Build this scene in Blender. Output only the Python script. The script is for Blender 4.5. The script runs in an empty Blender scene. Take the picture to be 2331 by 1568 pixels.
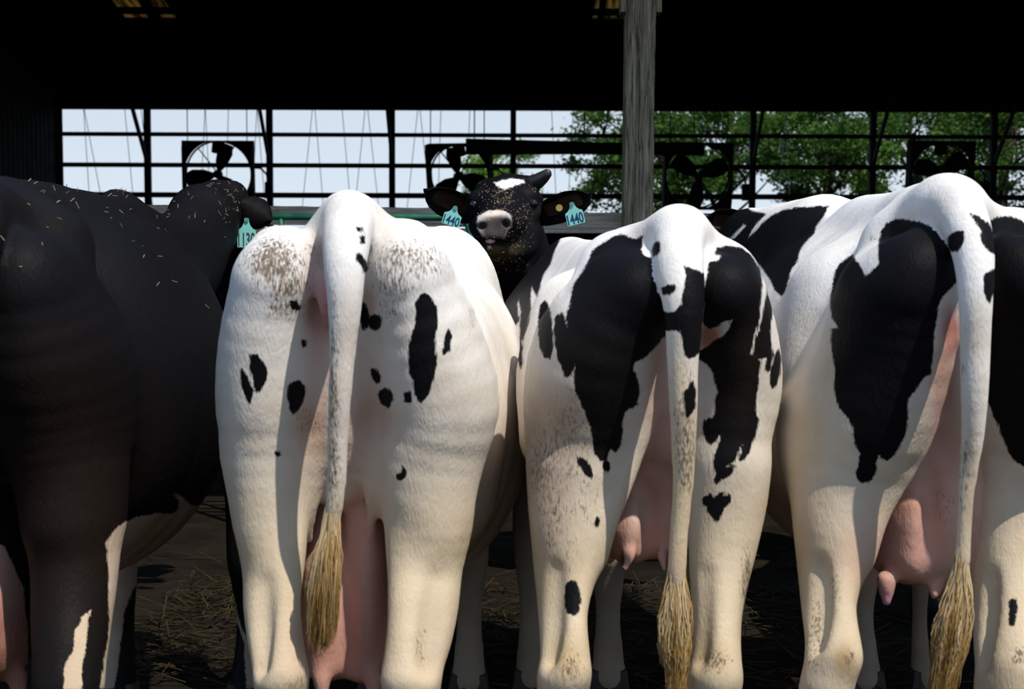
import bpy, math, random
import numpy as np
from mathutils import Matrix, Vector

# ------------------------------------------------------------------ camera, sky, sun, exposure
SC = bpy.context.scene
COL = SC.collection
IW, IH = 2331.0, 1568.0
FOC = 50.0
FPX = FOC / 36.0 * IW
CAMZ = 1.36
PITCH = math.atan((784 - 560) / FPX)
ROLL = 0.0034
cam_d = bpy.data.cameras.new('camera')
cam = bpy.data.objects.new('camera', cam_d)
COL.objects.link(cam)
cam_d.lens = FOC
cam_d.sensor_width = 36.0
CM = Matrix.Translation((0, 0, CAMZ)) @ Matrix.Rotation(math.pi / 2 - PITCH, 4, 'X') @ Matrix.Rotation(ROLL, 4, 'Z')
cam.matrix_world = CM
cam_d.dof.use_dof = True
cam_d.dof.focus_distance = 4.3
cam_d.dof.aperture_fstop = 6.3
cam_d.clip_end = 500
SC.camera = cam
SC.view_settings.view_transform = 'Standard'
SC.view_settings.look = 'None'
SC.view_settings.gamma = 1.0
SC.view_settings.exposure = 0.0

world = bpy.data.worlds.new('sky')
SC.world = world
world.use_nodes = True
wn = world.node_tree
wn.nodes.clear()
wo = wn.nodes.new('ShaderNodeOutputWorld')
wb = wn.nodes.new('ShaderNodeBackground')
wt = wn.nodes.new('ShaderNodeTexCoord')
ws = wn.nodes.new('ShaderNodeSeparateXYZ')
wr = wn.nodes.new('ShaderNodeValToRGB')
wr.color_ramp.elements[0].position = 0.0
wr.color_ramp.elements[0].color = (0.80, 0.90, 1.0, 1)
wr.color_ramp.elements[1].position = 0.6
wr.color_ramp.elements[1].color = (0.22, 0.38, 0.68, 1)
wn.links.new(wt.outputs['Generated'], ws.inputs[0])
wn.links.new(ws.outputs['Z'], wr.inputs[0])
wn.links.new(wr.outputs[0], wb.inputs[0])
wb.inputs[1].default_value = 0.92
wn.links.new(wb.outputs[0], wo.inputs[0])

SUN_EL, SUN_AZ = math.radians(59), math.radians(40)   # azimuth: to the right of straight behind the camera
sun_d = bpy.data.lights.new('sun', 'SUN')
sun_d.energy = 4.4
sun_d.angle = math.radians(0.6)
sun_d.color = (1.0, 0.95, 0.87)
sun = bpy.data.objects.new('sun', sun_d)
COL.objects.link(sun)
sdir = Vector((math.sin(SUN_AZ) * math.cos(SUN_EL), -math.cos(SUN_AZ) * math.cos(SUN_EL), math.sin(SUN_EL)))
sun.rotation_euler = sdir.to_track_quat('Z', 'Y').to_euler()
sun.location = (6, -6, 9)

# ------------------------------------------------------------------ helpers
random.seed(5)
RNG = np.random.default_rng(11)
R3 = np.array(CM.to_3x3())
CO = np.array((0, 0, CAMZ))


def P(px, py, d):
    """point on the plane Y = d seen at a pixel of the 2331x1568 photograph"""
    v = R3 @ np.array(((px - IW / 2) / FPX, -(py - IH / 2) / FPX, -1.0))
    return CO + v * (d / v[1])


def proj(v):
    q = (np.asarray(v) - CO) @ R3
    return np.stack((IW / 2 - q[:, 0] / q[:, 2] * FPX, IH / 2 + q[:, 1] / q[:, 2] * FPX), 1)


def tag(o, label=None, cat=None, group=None, kind=None):
    if label: o['label'] = label
    if cat: o['category'] = cat
    if group: o['group'] = group
    if kind: o['kind'] = kind
    return o


def empty(name, loc, label=None, cat=None, group=None):
    o = bpy.data.objects.new(name, None)
    o.empty_display_size = 0.1
    COL.objects.link(o)
    o.location = loc
    return tag(o, label, cat, group)


def link(name, me, mat, parent=None, loc=None, smooth=False):
    o = bpy.data.objects.new(name, me)
    COL.objects.link(o)
    if mat and not me.materials: me.materials.append(mat)
    if smooth:
        me.polygons.foreach_set('use_smooth', [True] * len(me.polygons))
    if loc is not None: o.location = loc
    if parent is not None:
        o.parent = parent
        if loc is None:
            o.matrix_parent_inverse = Matrix.Translation(-Vector(parent.location)) if parent.parent is None else Matrix.Translation(-(Vector(parent.location) if parent.matrix_parent_inverse == Matrix.Identity(4) else Vector((0, 0, 0))))
    return o


def rebase(o):
    """move the mesh so that its origin is the centre of its box"""
    me = o.data
    n = len(me.vertices)
    co = np.empty(n * 3); me.vertices.foreach_get('co', co); co = co.reshape(-1, 3)
    c = (co.min(0) + co.max(0)) / 2
    co -= c
    me.vertices.foreach_set('co', co.ravel())
    return c


def place(name, verts, faces, mat, parent=None, smooth=False, base='centre'):
    """mesh in world coordinates; the object's origin is set at its own centre or base"""
    v = np.asarray(verts, dtype=float)
    c = (v.min(0) + v.max(0)) / 2
    if base == 'base': c[2] = v[:, 2].min()
    me = bpy.data.meshes.new(name)
    me.from_pydata((v - c).tolist(), [], faces if isinstance(faces, list) else faces.tolist())
    me.update()
    if mat: me.materials.append(mat)
    if smooth: me.polygons.foreach_set('use_smooth', [True] * len(me.polygons))
    o = bpy.data.objects.new(name, me)
    COL.objects.link(o)
    o['_w'] = tuple(c)
    if parent is not None:
        o.parent = parent
        pw = np.array(parent['_w']) if '_w' in parent else np.array(parent.location)
        o.location = Vector(c - pw)
    else:
        o.location = Vector(c)
    return o


class MB:
    def __init__(s):
        s.v = []; s.f = []

    def add(s, v, f):
        n = len(s.v)
        s.v += [tuple(map(float, q)) for q in v]
        s.f += [tuple(i + n for i in q) for q in f]

    def box(s, a, b):
        x0, y0, z0 = a; x1, y1, z1 = b
        s.add([(x0, y0, z0), (x1, y0, z0), (x1, y1, z0), (x0, y1, z0), (x0, y0, z1), (x1, y0, z1), (x1, y1, z1), (x0, y1, z1)],
              [(3, 2, 1, 0), (4, 5, 6, 7), (0, 1, 5, 4), (1, 2, 6, 5), (2, 3, 7, 6), (3, 0, 4, 7)])
        return s

    def bar(s, a, b, w, h, up=(0, 0, 1)):
        a = Vector(a); b = Vector(b); t = (b - a).normalized(); u = Vector(up)
        sx = t.cross(u).normalized(); sz = sx.cross(t)
        v = []
        for p in (a, b):
            for i, j in ((-1, -1), (1, -1), (1, 1), (-1, 1)):
                v.append(p + sx * (i * w / 2) + sz * (j * h / 2))
        s.add(v, [(3, 2, 1, 0), (4, 5, 6, 7), (0, 1, 5, 4), (1, 2, 6, 5), (2, 3, 7, 6), (3, 0, 4, 7)])
        return s

    def tube(s, pts, rad, n=8, cap=True):
        pts = [Vector(p) for p in pts]
        if not hasattr(rad, '__len__'): rad = [rad] * len(pts)
        v = []; f = []
        t0 = (pts[1] - pts[0]).normalized()
        u = t0.orthogonal().normalized()
        for i, p in enumerate(pts):
            t = (pts[min(i + 1, len(pts) - 1)] - pts[max(i - 1, 0)]).normalized()
            u = (u - t * u.dot(t)).normalized(); w = t.cross(u)
            for k in range(n):
                a = 2 * math.pi * k / n
                v.append(p + (u * math.cos(a) + w * math.sin(a)) * rad[i])
        for i in range(len(pts) - 1):
            for k in range(n):
                f.append((i * n + k, i * n + (k + 1) % n, (i + 1) * n + (k + 1) % n, (i + 1) * n + k))
        if cap:
            f.append(tuple(range(n))[::-1]); f.append(tuple(range((len(pts) - 1) * n, len(pts) * n)))
        s.add(v, f)
        return s

    def prism(s, poly, thick, m=None):
        """outline in local (x, z), extruded along local y"""
        n = len(poly)
        v = [Vector((x, -thick / 2, z)) for x, z in poly] + [Vector((x, thick / 2, z)) for x, z in poly]
        if m is not None: v = [m @ q for q in v]
        s.add(v, [tuple(range(n)), tuple(range(n, 2 * n))[::-1]] + [(i + n, (i + 1) % n + n, (i + 1) % n, i) for i in range(n)])
        return s

    def ball(s, c, r, nu=12, nv=8):
        if not hasattr(r, '__len__'): r = (r, r, r)
        v = []; f = []
        for j in range(nv + 1):
            th = math.pi * j / nv
            for i in range(nu):
                a = 2 * math.pi * i / nu
                v.append((c[0] + r[0] * math.sin(th) * math.cos(a), c[1] + r[1] * math.sin(th) * math.sin(a), c[2] + r[2] * math.cos(th)))
        for j in range(nv):
            for i in range(nu):
                f.append((j * nu + i, (j + 1) * nu + i, (j + 1) * nu + (i + 1) % nu, j * nu + (i + 1) % nu))
        s.add(v, f)
        return s

    def build(s, name, mat, parent=None, smooth=False, base='centre'):
        return place(name, s.v, s.f, mat, parent, smooth, base)


# ------------------------------------------------------------------ materials
def mat_new(name):
    m = bpy.data.materials.new(name)
    m.use_nodes = True
    nt = m.node_tree
    b = nt.nodes['Principled BSDF']
    return m, nt, b


def plain(name, col, rough=0.7, metal=0.0, spec=0.3, noise=0.0, scale=8.0, stretch=(1, 1, 1)):
    m, nt, b = mat_new(name)
    b.inputs['Roughness'].default_value = rough
    b.inputs['Metallic'].default_value = metal
    b.inputs['Specular IOR Level'].default_value = spec
    tc = nt.nodes.new('ShaderNodeTexCoord'); mp = nt.nodes.new('ShaderNodeMapping')
    mp.inputs['Scale'].default_value = stretch
    nz = nt.nodes.new('ShaderNodeTexNoise'); nz.inputs['Scale'].default_value = scale; nz.inputs['Detail'].default_value = 5
    rp = nt.nodes.new('ShaderNodeValToRGB')
    c = np.array(col)
    rp.color_ramp.elements[0].position = 0.3; rp.color_ramp.elements[1].position = 0.7
    rp.color_ramp.elements[0].color = (*(c * (1 - noise)), 1); rp.color_ramp.elements[1].color = (*(c * (1 + noise)), 1)
    nt.links.new(tc.outputs['Object'], mp.inputs[0]); nt.links.new(mp.outputs[0], nz.inputs[0])
    nt.links.new(nz.outputs[0], rp.inputs[0]); nt.links.new(rp.outputs[0], b.inputs['Base Color'])
    return m


def wood(name, c0, c1, c2, vertical=True):
    m, nt, b = mat_new(name)
    b.inputs['Roughness'].default_value = 0.9; b.inputs['Specular IOR Level'].default_value = 0.1
    tc = nt.nodes.new('ShaderNodeTexCoord'); mp = nt.nodes.new('ShaderNodeMapping')
    mp.inputs['Scale'].default_value = (1, 1, 0.05) if vertical else (0.05, 1, 1)
    nt.links.new(tc.outputs['Object'], mp.inputs[0])
    n1 = nt.nodes.new('ShaderNodeTexNoise'); n1.inputs['Scale'].default_value = 85; n1.inputs['Detail'].default_value = 8; n1.inputs['Roughness'].default_value = 0.7; n1.inputs['Distortion'].default_value = 0.8
    n2 = nt.nodes.new('ShaderNodeTexNoise'); n2.inputs['Scale'].default_value = 9; n2.inputs['Detail'].default_value = 3; n2.inputs['Distortion'].default_value = 1.5
    nt.links.new(mp.outputs[0], n1.inputs[0]); nt.links.new(mp.outputs[0], n2.inputs[0])
    r1 = nt.nodes.new('ShaderNodeValToRGB'); e = r1.color_ramp.elements
    e[0].position = 0.38; e[0].color = (*c0, 1); e[1].position = 0.56; e[1].color = (*c1, 1)
    e2 = e.new(0.75); e2.color = (*c2, 1)
    nt.links.new(n1.outputs[0], r1.inputs[0])
    mx = nt.nodes.new('ShaderNodeMix'); mx.data_type = 'RGBA'; mx.blend_type = 'MULTIPLY'
    r2 = nt.nodes.new('ShaderNodeValToRGB'); r2.color_ramp.elements[0].position = 0.35; r2.color_ramp.elements[0].color = (0.62, 0.62, 0.6, 1); r2.color_ramp.elements[1].position = 0.6; r2.color_ramp.elements[1].color = (1, 1, 1, 1)
    nt.links.new(n2.outputs[0], r2.inputs[0])
    mx.inputs[0].default_value = 1
    nt.links.new(r1.outputs[0], mx.inputs[6]); nt.links.new(r2.outputs[0], mx.inputs[7])
    nt.links.new(mx.outputs[2], b.inputs['Base Color'])
    bp = nt.nodes.new('ShaderNodeBump'); bp.inputs['Strength'].default_value = 0.8; bp.inputs['Distance'].default_value = 0.01
    nt.links.new(n1.outputs[0], bp.inputs['Height']); nt.links.new(bp.outputs[0], b.inputs['Normal'])
    return m


def coat_material():
    m, nt, b = mat_new('cow_coat')
    L = nt.links

    def attr(n):
        a = nt.nodes.new('ShaderNodeAttribute'); a.attribute_name = n
        return a

    def math_(op, a, bb=None, c=None):
        q = nt.nodes.new('ShaderNodeMath'); q.operation = op
        for i, v in enumerate((a, bb, c)):
            if v is None: continue
            if isinstance(v, (int, float)): q.inputs[i].default_value = v
            else: L.new(v, q.inputs[i])
        return q.outputs[0]
    tc = nt.nodes.new('ShaderNodeTexCoord')

    def noise(scale, st, detail=3, dist=0.0):
        mp = nt.nodes.new('ShaderNodeMapping'); mp.inputs['Scale'].default_value = st
        L.new(tc.outputs['Object'], mp.inputs[0])
        n = nt.nodes.new('ShaderNodeTexNoise'); n.inputs['Scale'].default_value = scale; n.inputs['Detail'].default_value = detail
        n.inputs['Distortion'].default_value = dist
        L.new(mp.outputs[0], n.inputs[0])
        return n.outputs[0]
    fur = noise(260, (1, 1, 0.28), 3)
    wob = noise(70, (1, 1, 0.45), 3, 0.5)
    spk = noise(190, (1, 1, 0.4), 4)
    big = noise(9, (1, 1, 1), 4)
    # patch edge, in units of about a millimetre, broken up like hair
    e = math_('ADD', attr('patch').outputs['Fac'], math_('MULTIPLY', math_('SUBTRACT', fur, 0.32), 9.0))
    e = math_('ADD', e, math_('MULTIPLY', math_('SUBTRACT', wob, 0.5), 9.0))
    mr = nt.nodes.new('ShaderNodeMapRange'); mr.interpolation_type = 'SMOOTHSTEP'
    mr.inputs['From Min'].default_value = -2.5; mr.inputs['From Max'].default_value = 2.5
    L.new(e, mr.inputs['Value'])
    # light coat with fine mottling and dirt
    li = attr('light'); dk = attr('dark'); dr = attr('dirt')
    mot = nt.nodes.new('ShaderNodeValToRGB'); mot.color_ramp.elements[0].position = 0.3; mot.color_ramp.elements[0].color = (0.86, 0.83, 0.79, 1); mot.color_ramp.elements[1].position = 0.58; mot.color_ramp.elements[1].color = (1, 1, 1, 1)
    L.new(big, mot.inputs[0])
    m1 = nt.nodes.new('ShaderNodeMix'); m1.data_type = 'RGBA'; m1.blend_type = 'MULTIPLY'; m1.inputs[0].default_value = 1
    L.new(li.outputs['Color'], m1.inputs[6]); L.new(mot.outputs[0], m1.inputs[7])
    dsum = math_('ADD', math_('MULTIPLY', dr.outputs['Fac'], 0.75), math_('MULTIPLY', math_('SUBTRACT', spk, 0.5), 2.0))
    dsum = math_('ADD', dsum, math_('MULTIPLY', math_('SUBTRACT', fur, 0.5), 1.4))
    md = nt.nodes.new('ShaderNodeMapRange'); md.inputs['From Min'].default_value = 0.3; md.inputs['From Max'].default_value = 0.9
    md.inputs['To Max'].default_value = 0.92
    L.new(dsum, md.inputs['Value'])
    dcol = nt.nodes.new('ShaderNodeValToRGB'); dcol.color_ramp.elements[0].color = (0.075, 0.05, 0.032, 1); dcol.color_ramp.elements[1].color = (0.23, 0.155, 0.09, 1)
    dcol.color_ramp.elements[0].position = 0.35; dcol.color_ramp.elements[1].position = 0.65
    L.new(wob, dcol.inputs[0])
    dm = math_('MULTIPLY', md.outputs[0], math_('MINIMUM', math_('MULTIPLY', dr.outputs['Fac'], 4.0), 1.0))
    m2 = nt.nodes.new('ShaderNodeMix'); m2.data_type = 'RGBA'
    L.new(dm, m2.inputs[0]); L.new(m1.outputs[2], m2.inputs[6]); L.new(dcol.outputs[0], m2.inputs[7])
    m3 = nt.nodes.new('ShaderNodeMix'); m3.data_type = 'RGBA'
    L.new(mr.outputs[0], m3.inputs[0]); L.new(m2.outputs[2], m3.inputs[6]); L.new(dk.outputs['Color'], m3.inputs[7])
    L.new(m3.outputs[2], b.inputs['Base Color'])
    rr = nt.nodes.new('ShaderNodeMapRange'); rr.inputs['To Min'].default_value = 0.78; rr.inputs['To Max'].default_value = 0.55
    L.new(mr.outputs[0], rr.inputs['Value']); L.new(rr.outputs[0], b.inputs['Roughness'])
    sp_ = nt.nodes.new('ShaderNodeMapRange'); sp_.inputs['To Min'].default_value = 0.10; sp_.inputs['To Max'].default_value = 0.07
    L.new(mr.outputs[0], sp_.inputs['Value']); L.new(sp_.outputs[0], b.inputs['Specular IOR Level'])
    bp = nt.nodes.new('ShaderNodeBump'); bp.inputs['Strength'].default_value = 0.35; bp.inputs['Distance'].default_value = 0.004
    hh = math_('ADD', fur, math_('MULTIPLY', wob, 1.2))
    L.new(hh, bp.inputs['Height']); L.new(bp.outputs[0], b.inputs['Normal'])
    return m


def hair_material(name, c0, c1):
    m, nt, b = mat_new(name)
    a = nt.nodes.new('ShaderNodeAttribute'); a.attribute_name = 'shade'
    r = nt.nodes.new('ShaderNodeValToRGB'); r.color_ramp.elements[0].color = (*c0, 1); r.color_ramp.elements[1].color = (*c1, 1)
    nt.links.new(a.outputs['Fac'], r.inputs[0]); nt.links.new(r.outputs[0], b.inputs['Base Color'])
    b.inputs['Roughness'].default_value = 0.5; b.inputs['Specular IOR Level'].default_value = 0.35
    return m


COAT = coat_material()
HAIR = hair_material('tail_hair', (0.075, 0.034, 0.009), (0.66, 0.52, 0.32))
_e = [n for n in HAIR.node_tree.nodes if n.type == 'VALTORGB'][0].color_ramp.elements.new(.5); _e.color = (0.40, 0.225, 0.062, 1)
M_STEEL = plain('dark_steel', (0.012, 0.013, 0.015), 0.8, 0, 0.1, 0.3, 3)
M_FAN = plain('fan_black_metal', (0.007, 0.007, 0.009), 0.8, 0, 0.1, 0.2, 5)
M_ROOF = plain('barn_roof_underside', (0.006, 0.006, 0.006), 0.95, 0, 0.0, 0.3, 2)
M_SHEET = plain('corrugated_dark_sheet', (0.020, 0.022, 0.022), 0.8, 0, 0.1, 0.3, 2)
M_POST = wood('weathered_post', (0.075, 0.06, 0.038), (0.42, 0.365, 0.25), (0.68, 0.61, 0.46))
M_RAIL = wood('weathered_rail', (0.34, 0.28, 0.21), (0.66, 0.58, 0.47), (0.78, 0.7, 0.6), False)
M_GREEN = plain('green_painted_pipe', (0.012, 0.115, 0.062), 0.4, 0, 0.5, 0.35, 14)
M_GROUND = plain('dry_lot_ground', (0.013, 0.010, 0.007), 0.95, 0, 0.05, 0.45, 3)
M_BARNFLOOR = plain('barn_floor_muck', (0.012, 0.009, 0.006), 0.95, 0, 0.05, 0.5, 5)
M_STRAW = plain('straw', (0.42, 0.33, 0.19), 0.8, 0, 0.2, 0.5, 30)
M_TAG = plain('teal_ear_tag', (0.23, 0.62, 0.56), 0.45, 0, 0.5, 0.06, 20)
M_TAGB = plain('teal_tag_button', (0.07, 0.27, 0.23), 0.45, 0, 0.5, 0.1, 20)
M_INK = plain('tag_ink_blue', (0.012, 0.05, 0.13), 0.6, 0, 0.2, 0.2, 30)
M_INK2 = plain('tag_ink_grey', (0.055, 0.07, 0.075), 0.6, 0, 0.2, 0.3, 30)
M_HORN = plain('dark_horn', (0.022, 0.02, 0.02), 0.42, 0, 0.5, 0.6, 18)
M_EYE = plain('cow_eye', (0.006, 0.005, 0.006), 0.06, 0, 0.7, 0.1, 5)
M_EAR = plain('ear_black_hair', (0.007, 0.006, 0.006), 0.6, 0, 0.06, 0.4, 40)
M_EARIN = plain('ear_inner_skin', (0.045, 0.02, 0.013), 0.7, 0, 0.2, 0.6, 18)
M_NOSE = plain('tongue_skin', (0.42, 0.24, 0.25), 0.4, 0, 0.5, 0.2, 20)
M_BUTTON = plain('brass_ear_button', (0.35, 0.27, 0.06), 0.4, 0.3, 0.5, 0.2, 20)
M_CORD = plain('curtain_cord', (0.62, 0.70, 0.82), 0.8, 0, 0.1, 0.1, 20)
M_BARK = plain('tree_bark', (0.055, 0.045, 0.04), 0.9, 0, 0.1, 0.3, 6)
M_BIRD = plain('bird_feathers', (0.006, 0.008, 0.02), 0.6, 0, 0.3, 0.3, 40)
M_HOOF = plain('hoof', (0.03, 0.025, 0.02), 0.6, 0, 0.3, 0.4, 20)


def leaf_material(name, c0, c1):
    m, nt, b = mat_new(name)
    a = nt.nodes.new('ShaderNodeAttribute'); a.attribute_name = 'shade'
    r = nt.nodes.new('ShaderNodeValToRGB'); r.color_ramp.elements[0].color = (*c0, 1); r.color_ramp.elements[1].color = (*c1, 1)
    nt.links.new(a.outputs['Fac'], r.inputs[0]); nt.links.new(r.outputs[0], b.inputs['Base Color'])
    b.inputs['Roughness'].default_value = 0.6; b.inputs['Specular IOR Level'].default_value = 0.2
    tr = nt.nodes.new('ShaderNodeBsdfTranslucent'); nt.links.new(r.outputs[0], tr.inputs[0])
    mx = nt.nodes.new('ShaderNodeMixShader'); mx.inputs[0].default_value = 0.3
    o = nt.nodes['Material Output']
    nt.links.new(b.outputs[0], mx.inputs[1]); nt.links.new(tr.outputs[0], mx.inputs[2]); nt.links.new(mx.outputs[0], o.inputs[0])
    return m


LEAF_D = leaf_material('leaf_dark', (0.016, 0.055, 0.008), (0.10, 0.20, 0.025))
LEAF_L = leaf_material('leaf_light', (0.07, 0.16, 0.02), (0.20, 0.36, 0.05))

# ------------------------------------------------------------------ ground and barn (structure)
WD = 27.0                      # distance of the far barn wall
WPX = FPX / WD


def wx(px): return float(P(px, 380, WD)[0])


def wz(py): return float(P(1165, py, WD)[2])


g = MB()
g.add([(-90, -60, 0), (90, -60, 0), (90, 5.9, 0), (-90, 5.9, 0)], [(0, 1, 2, 3)])
g.add([(-90, WD + .3, 0), (90, WD + .3, 0), (90, 200, 0), (-90, 200, 0)], [(0, 1, 2, 3)])
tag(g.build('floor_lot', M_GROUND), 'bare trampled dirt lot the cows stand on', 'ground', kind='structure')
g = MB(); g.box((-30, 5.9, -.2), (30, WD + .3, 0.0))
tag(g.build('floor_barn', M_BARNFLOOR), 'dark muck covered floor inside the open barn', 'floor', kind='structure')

# roof underside: panels leave two skylight openings
EAVE_Y, EAVE_Z, RIDGE_Y, RIDGE_Z = 6.05, 3.45, 16.5, 6.2
FAR_Z = 4.05
roof = empty('ceiling', (0, RIDGE_Y, RIDGE_Z), 'black unlit underside of the barn roof', 'roof'); roof['kind'] = 'structure'


def roof_z(y):
    if y < RIDGE_Y: return EAVE_Z + (RIDGE_Z - EAVE_Z) * (y - EAVE_Y) / (RIDGE_Y - EAVE_Y)
    return RIDGE_Z + (FAR_Z - RIDGE_Z) * (y - RIDGE_Y) / (WD + .6 - RIDGE_Y)


def roof_panel(x0, x1, y0, y1, name='roof_panel', mat=M_ROOF, parent=roof, t=.05):
    m = MB()
    za, zb = roof_z(y0), roof_z(y1)
    m.add([(x0, y0, za), (x1, y0, za), (x1, y1, zb), (x0, y1, zb), (x0, y0, za + t), (x1, y0, za + t), (x1, y1, zb + t), (x0, y1, zb + t)],
          [(3, 2, 1, 0), (4, 5, 6, 7), (0, 1, 5, 4), (1, 2, 6, 5), (2, 3, 7, 6), (3, 0, 4, 7)])
    return m.build(name, mat, parent)


def roof_hit(px, py):
    v = R3 @ np.array(((px - IW / 2) / FPX, -(py - IH / 2) / FPX, -1.0)); v = v / v[1]
    lo, hi = RIDGE_Y, WD
    for _ in range(50):
        mid = (lo + hi) / 2
        if CAMZ + v[2] * mid < roof_z(mid): lo = mid
        else: hi = mid
    return v[0] * lo, lo


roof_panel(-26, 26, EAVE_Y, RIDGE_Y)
sky_m, snt, sb = mat_new('aged_fibreglass_skylight')
tn = snt.nodes.new('ShaderNodeBsdfTranslucent')
stc = snt.nodes.new('ShaderNodeTexCoord'); smp = snt.nodes.new('ShaderNodeMapping'); smp.inputs['Scale'].default_value = (9, .6, 1)
snz = snt.nodes.new('ShaderNodeTexNoise'); snz.inputs['Scale'].default_value = 1.4; snz.inputs['Detail'].default_value = 4
srp = snt.nodes.new('ShaderNodeValToRGB'); srp.color_ramp.elements[0].position = .38; srp.color_ramp.elements[0].color = (0.006, 0.005, 0.003, 1); srp.color_ramp.elements[1].position = .66; srp.color_ramp.elements[1].color = (0.26, 0.20, 0.09, 1)
snt.links.new(stc.outputs['Object'], smp.inputs[0]); snt.links.new(smp.outputs[0], snz.inputs[0]); snt.links.new(snz.outputs[0], srp.inputs[0]); snt.links.new(srp.outputs[0], tn.inputs[0])
snt.links.new(tn.outputs[0], snt.nodes['Material Output'].inputs[0])
sk = []
for (xa, xb) in ((285, 402), (1348, 1470)):
    xl, yf = roof_hit(xa, 40); xr, _ = roof_hit(xb, 40); _, yn = roof_hit(xa, -60)
    sk.append((xl, xr, yn, yf))
yn, yf = sk[0][2], sk[0][3]
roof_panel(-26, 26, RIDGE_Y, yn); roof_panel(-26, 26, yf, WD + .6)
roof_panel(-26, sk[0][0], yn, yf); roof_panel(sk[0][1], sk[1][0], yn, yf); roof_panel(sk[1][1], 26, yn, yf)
for i, (xl, xr, a, b_) in enumerate(sk):
    roof_panel(xl, xr, a, b_, 'skylight', sky_m, roof, .01)
    # battens crossing the skylight: a purlin and a rafter
    ym = roof_hit(xl, 14)[1]
    m = MB(); m.bar((xl - .3, ym, roof_z(ym) - .06), (xr + .3, ym, roof_z(ym) - .06), .09, .1); m.build('purlin', M_ROOF, roof)
    xm_ = xl + (xr - xl) * (.66 if i == 0 else .14)
    m = MB(); m.bar((xm_, a - .4, roof_z(a - .4) - .07), (xm_, b_ + .4, roof_z(b_ + .4) - .07), .08, .12); m.build('rafter', M_ROOF, roof)

# far wall: header above the opening, posts, girts, knee braces, low boards below the opening
zt, zl = wz(249), 1.62
wall = empty('wall_far', (0, WD, 0), 'black steel framed far barn wall with a long open gap', 'wall'); wall['kind'] = 'structure'
XL = wx(133)
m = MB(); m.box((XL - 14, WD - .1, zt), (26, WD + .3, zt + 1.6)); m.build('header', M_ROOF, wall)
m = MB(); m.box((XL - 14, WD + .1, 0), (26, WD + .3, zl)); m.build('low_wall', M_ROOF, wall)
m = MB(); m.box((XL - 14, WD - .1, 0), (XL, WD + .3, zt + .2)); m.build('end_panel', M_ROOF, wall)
posts = [338, 615, 893, 1168, 1440, 1712, 1984, 2258, 2532]
for px in posts:
    x = wx(px)
    m = MB(); m.box((x - .055, WD - .12, 0), (x + .055, WD + .02, zt)); m.build('post', M_STEEL, wall)
    m = MB(); zb = wz(372); m.bar((x, WD - .1, zb), (x, WD - 1.35, zb + 1.15), .05, .09); m.build('knee_brace', M_STEEL, wall)
for py, th in ((308, 9), (378, 10), (446, 12)):
    z = wz(py); h = th / WPX / 2
    m = MB(); m.box((XL, WD - .02, z - h), (26, WD + .06, z + h)); m.build('girt', M_STEEL, wall)
# left side wall of corrugated sheet
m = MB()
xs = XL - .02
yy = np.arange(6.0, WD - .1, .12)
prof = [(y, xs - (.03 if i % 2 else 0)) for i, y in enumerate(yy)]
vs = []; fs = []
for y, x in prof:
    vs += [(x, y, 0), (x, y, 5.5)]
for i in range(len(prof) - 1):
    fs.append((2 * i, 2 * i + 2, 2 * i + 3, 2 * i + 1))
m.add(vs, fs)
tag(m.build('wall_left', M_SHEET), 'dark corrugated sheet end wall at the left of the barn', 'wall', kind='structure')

# zigzag curtain cords outside the opening
cm = [(190, 206), (190, 238), (283, 307), (320, 350), (467, 455), (467, 480), (520, 514), (585, 573), (585, 605), (712, 686), (716, 738), (778, 800), (832, 806), (836, 864), (952, 925), (955, 982), (1004, 996), (1070, 1060), (1255, 1268), (1305, 1292), (1313, 1330), (1790, 1770), (1788, 1800)]
for a, b_ in cm:
    m = MB(); m.tube([P(a, 240, WD + .25), P(b_, 490, WD + .25)], .007, 5)
    o = m.build('curtain_cord', M_CORD, wall)

# ------------------------------------------------------------------ wooden post, rails and gate in front of the barn
PD = 7.0
pt = empty('barn_post', (float(P(1453, 500, PD)[0]), PD, 0), 'weathered grey square timber post between the cows', 'post')
xa, xb = P(1421, 300, PD)[0], P(1488, 300, PD)[0]
m = MB()
nz = 60
for sgn in (0,):
    v = []; f = []
    for i in range(nz):
        z = 3.55 * i / (nz - 1)
        j = [random.uniform(-.0025, .0025) for _ in range(4)]
        lean = (z - 1.4) * 0.004
        y0, y1 = PD, PD + .14
        c = .006
        ring = [(xa + c + j[0] + lean, y0), (xb - c + j[1] + lean, y0), (xb + j[1] + lean, y0 + c), (xb + lean, y1), (xa + lean, y1), (xa + j[0] + lean, y0 + c)]
        v += [(a, b_, z) for a, b_ in ring]
    for i in range(nz - 1):
        for k in range(6):
            f.append((i * 6 + k, i * 6 + (k + 1) % 6, (i + 1) * 6 + (k + 1) % 6, (i + 1) * 6 + k))
    f.append((5, 4, 3, 2, 1, 0)); f.append(tuple(range((nz - 1) * 6, nz * 6)))
    m.add(v, f)
m.build('timber', M_POST, pt)
zt2 = P(1421, 26, PD)[2]
for x0, x1 in ((P(1414, 0, PD)[0], xa + .008), (xb + .008, P(1507, 0, PD)[0])):
    m = MB(); m.box((x0, PD + .01, zt2), (x1, PD + .13, 3.55)); m.build('side_block', M_POST, pt)


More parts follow.
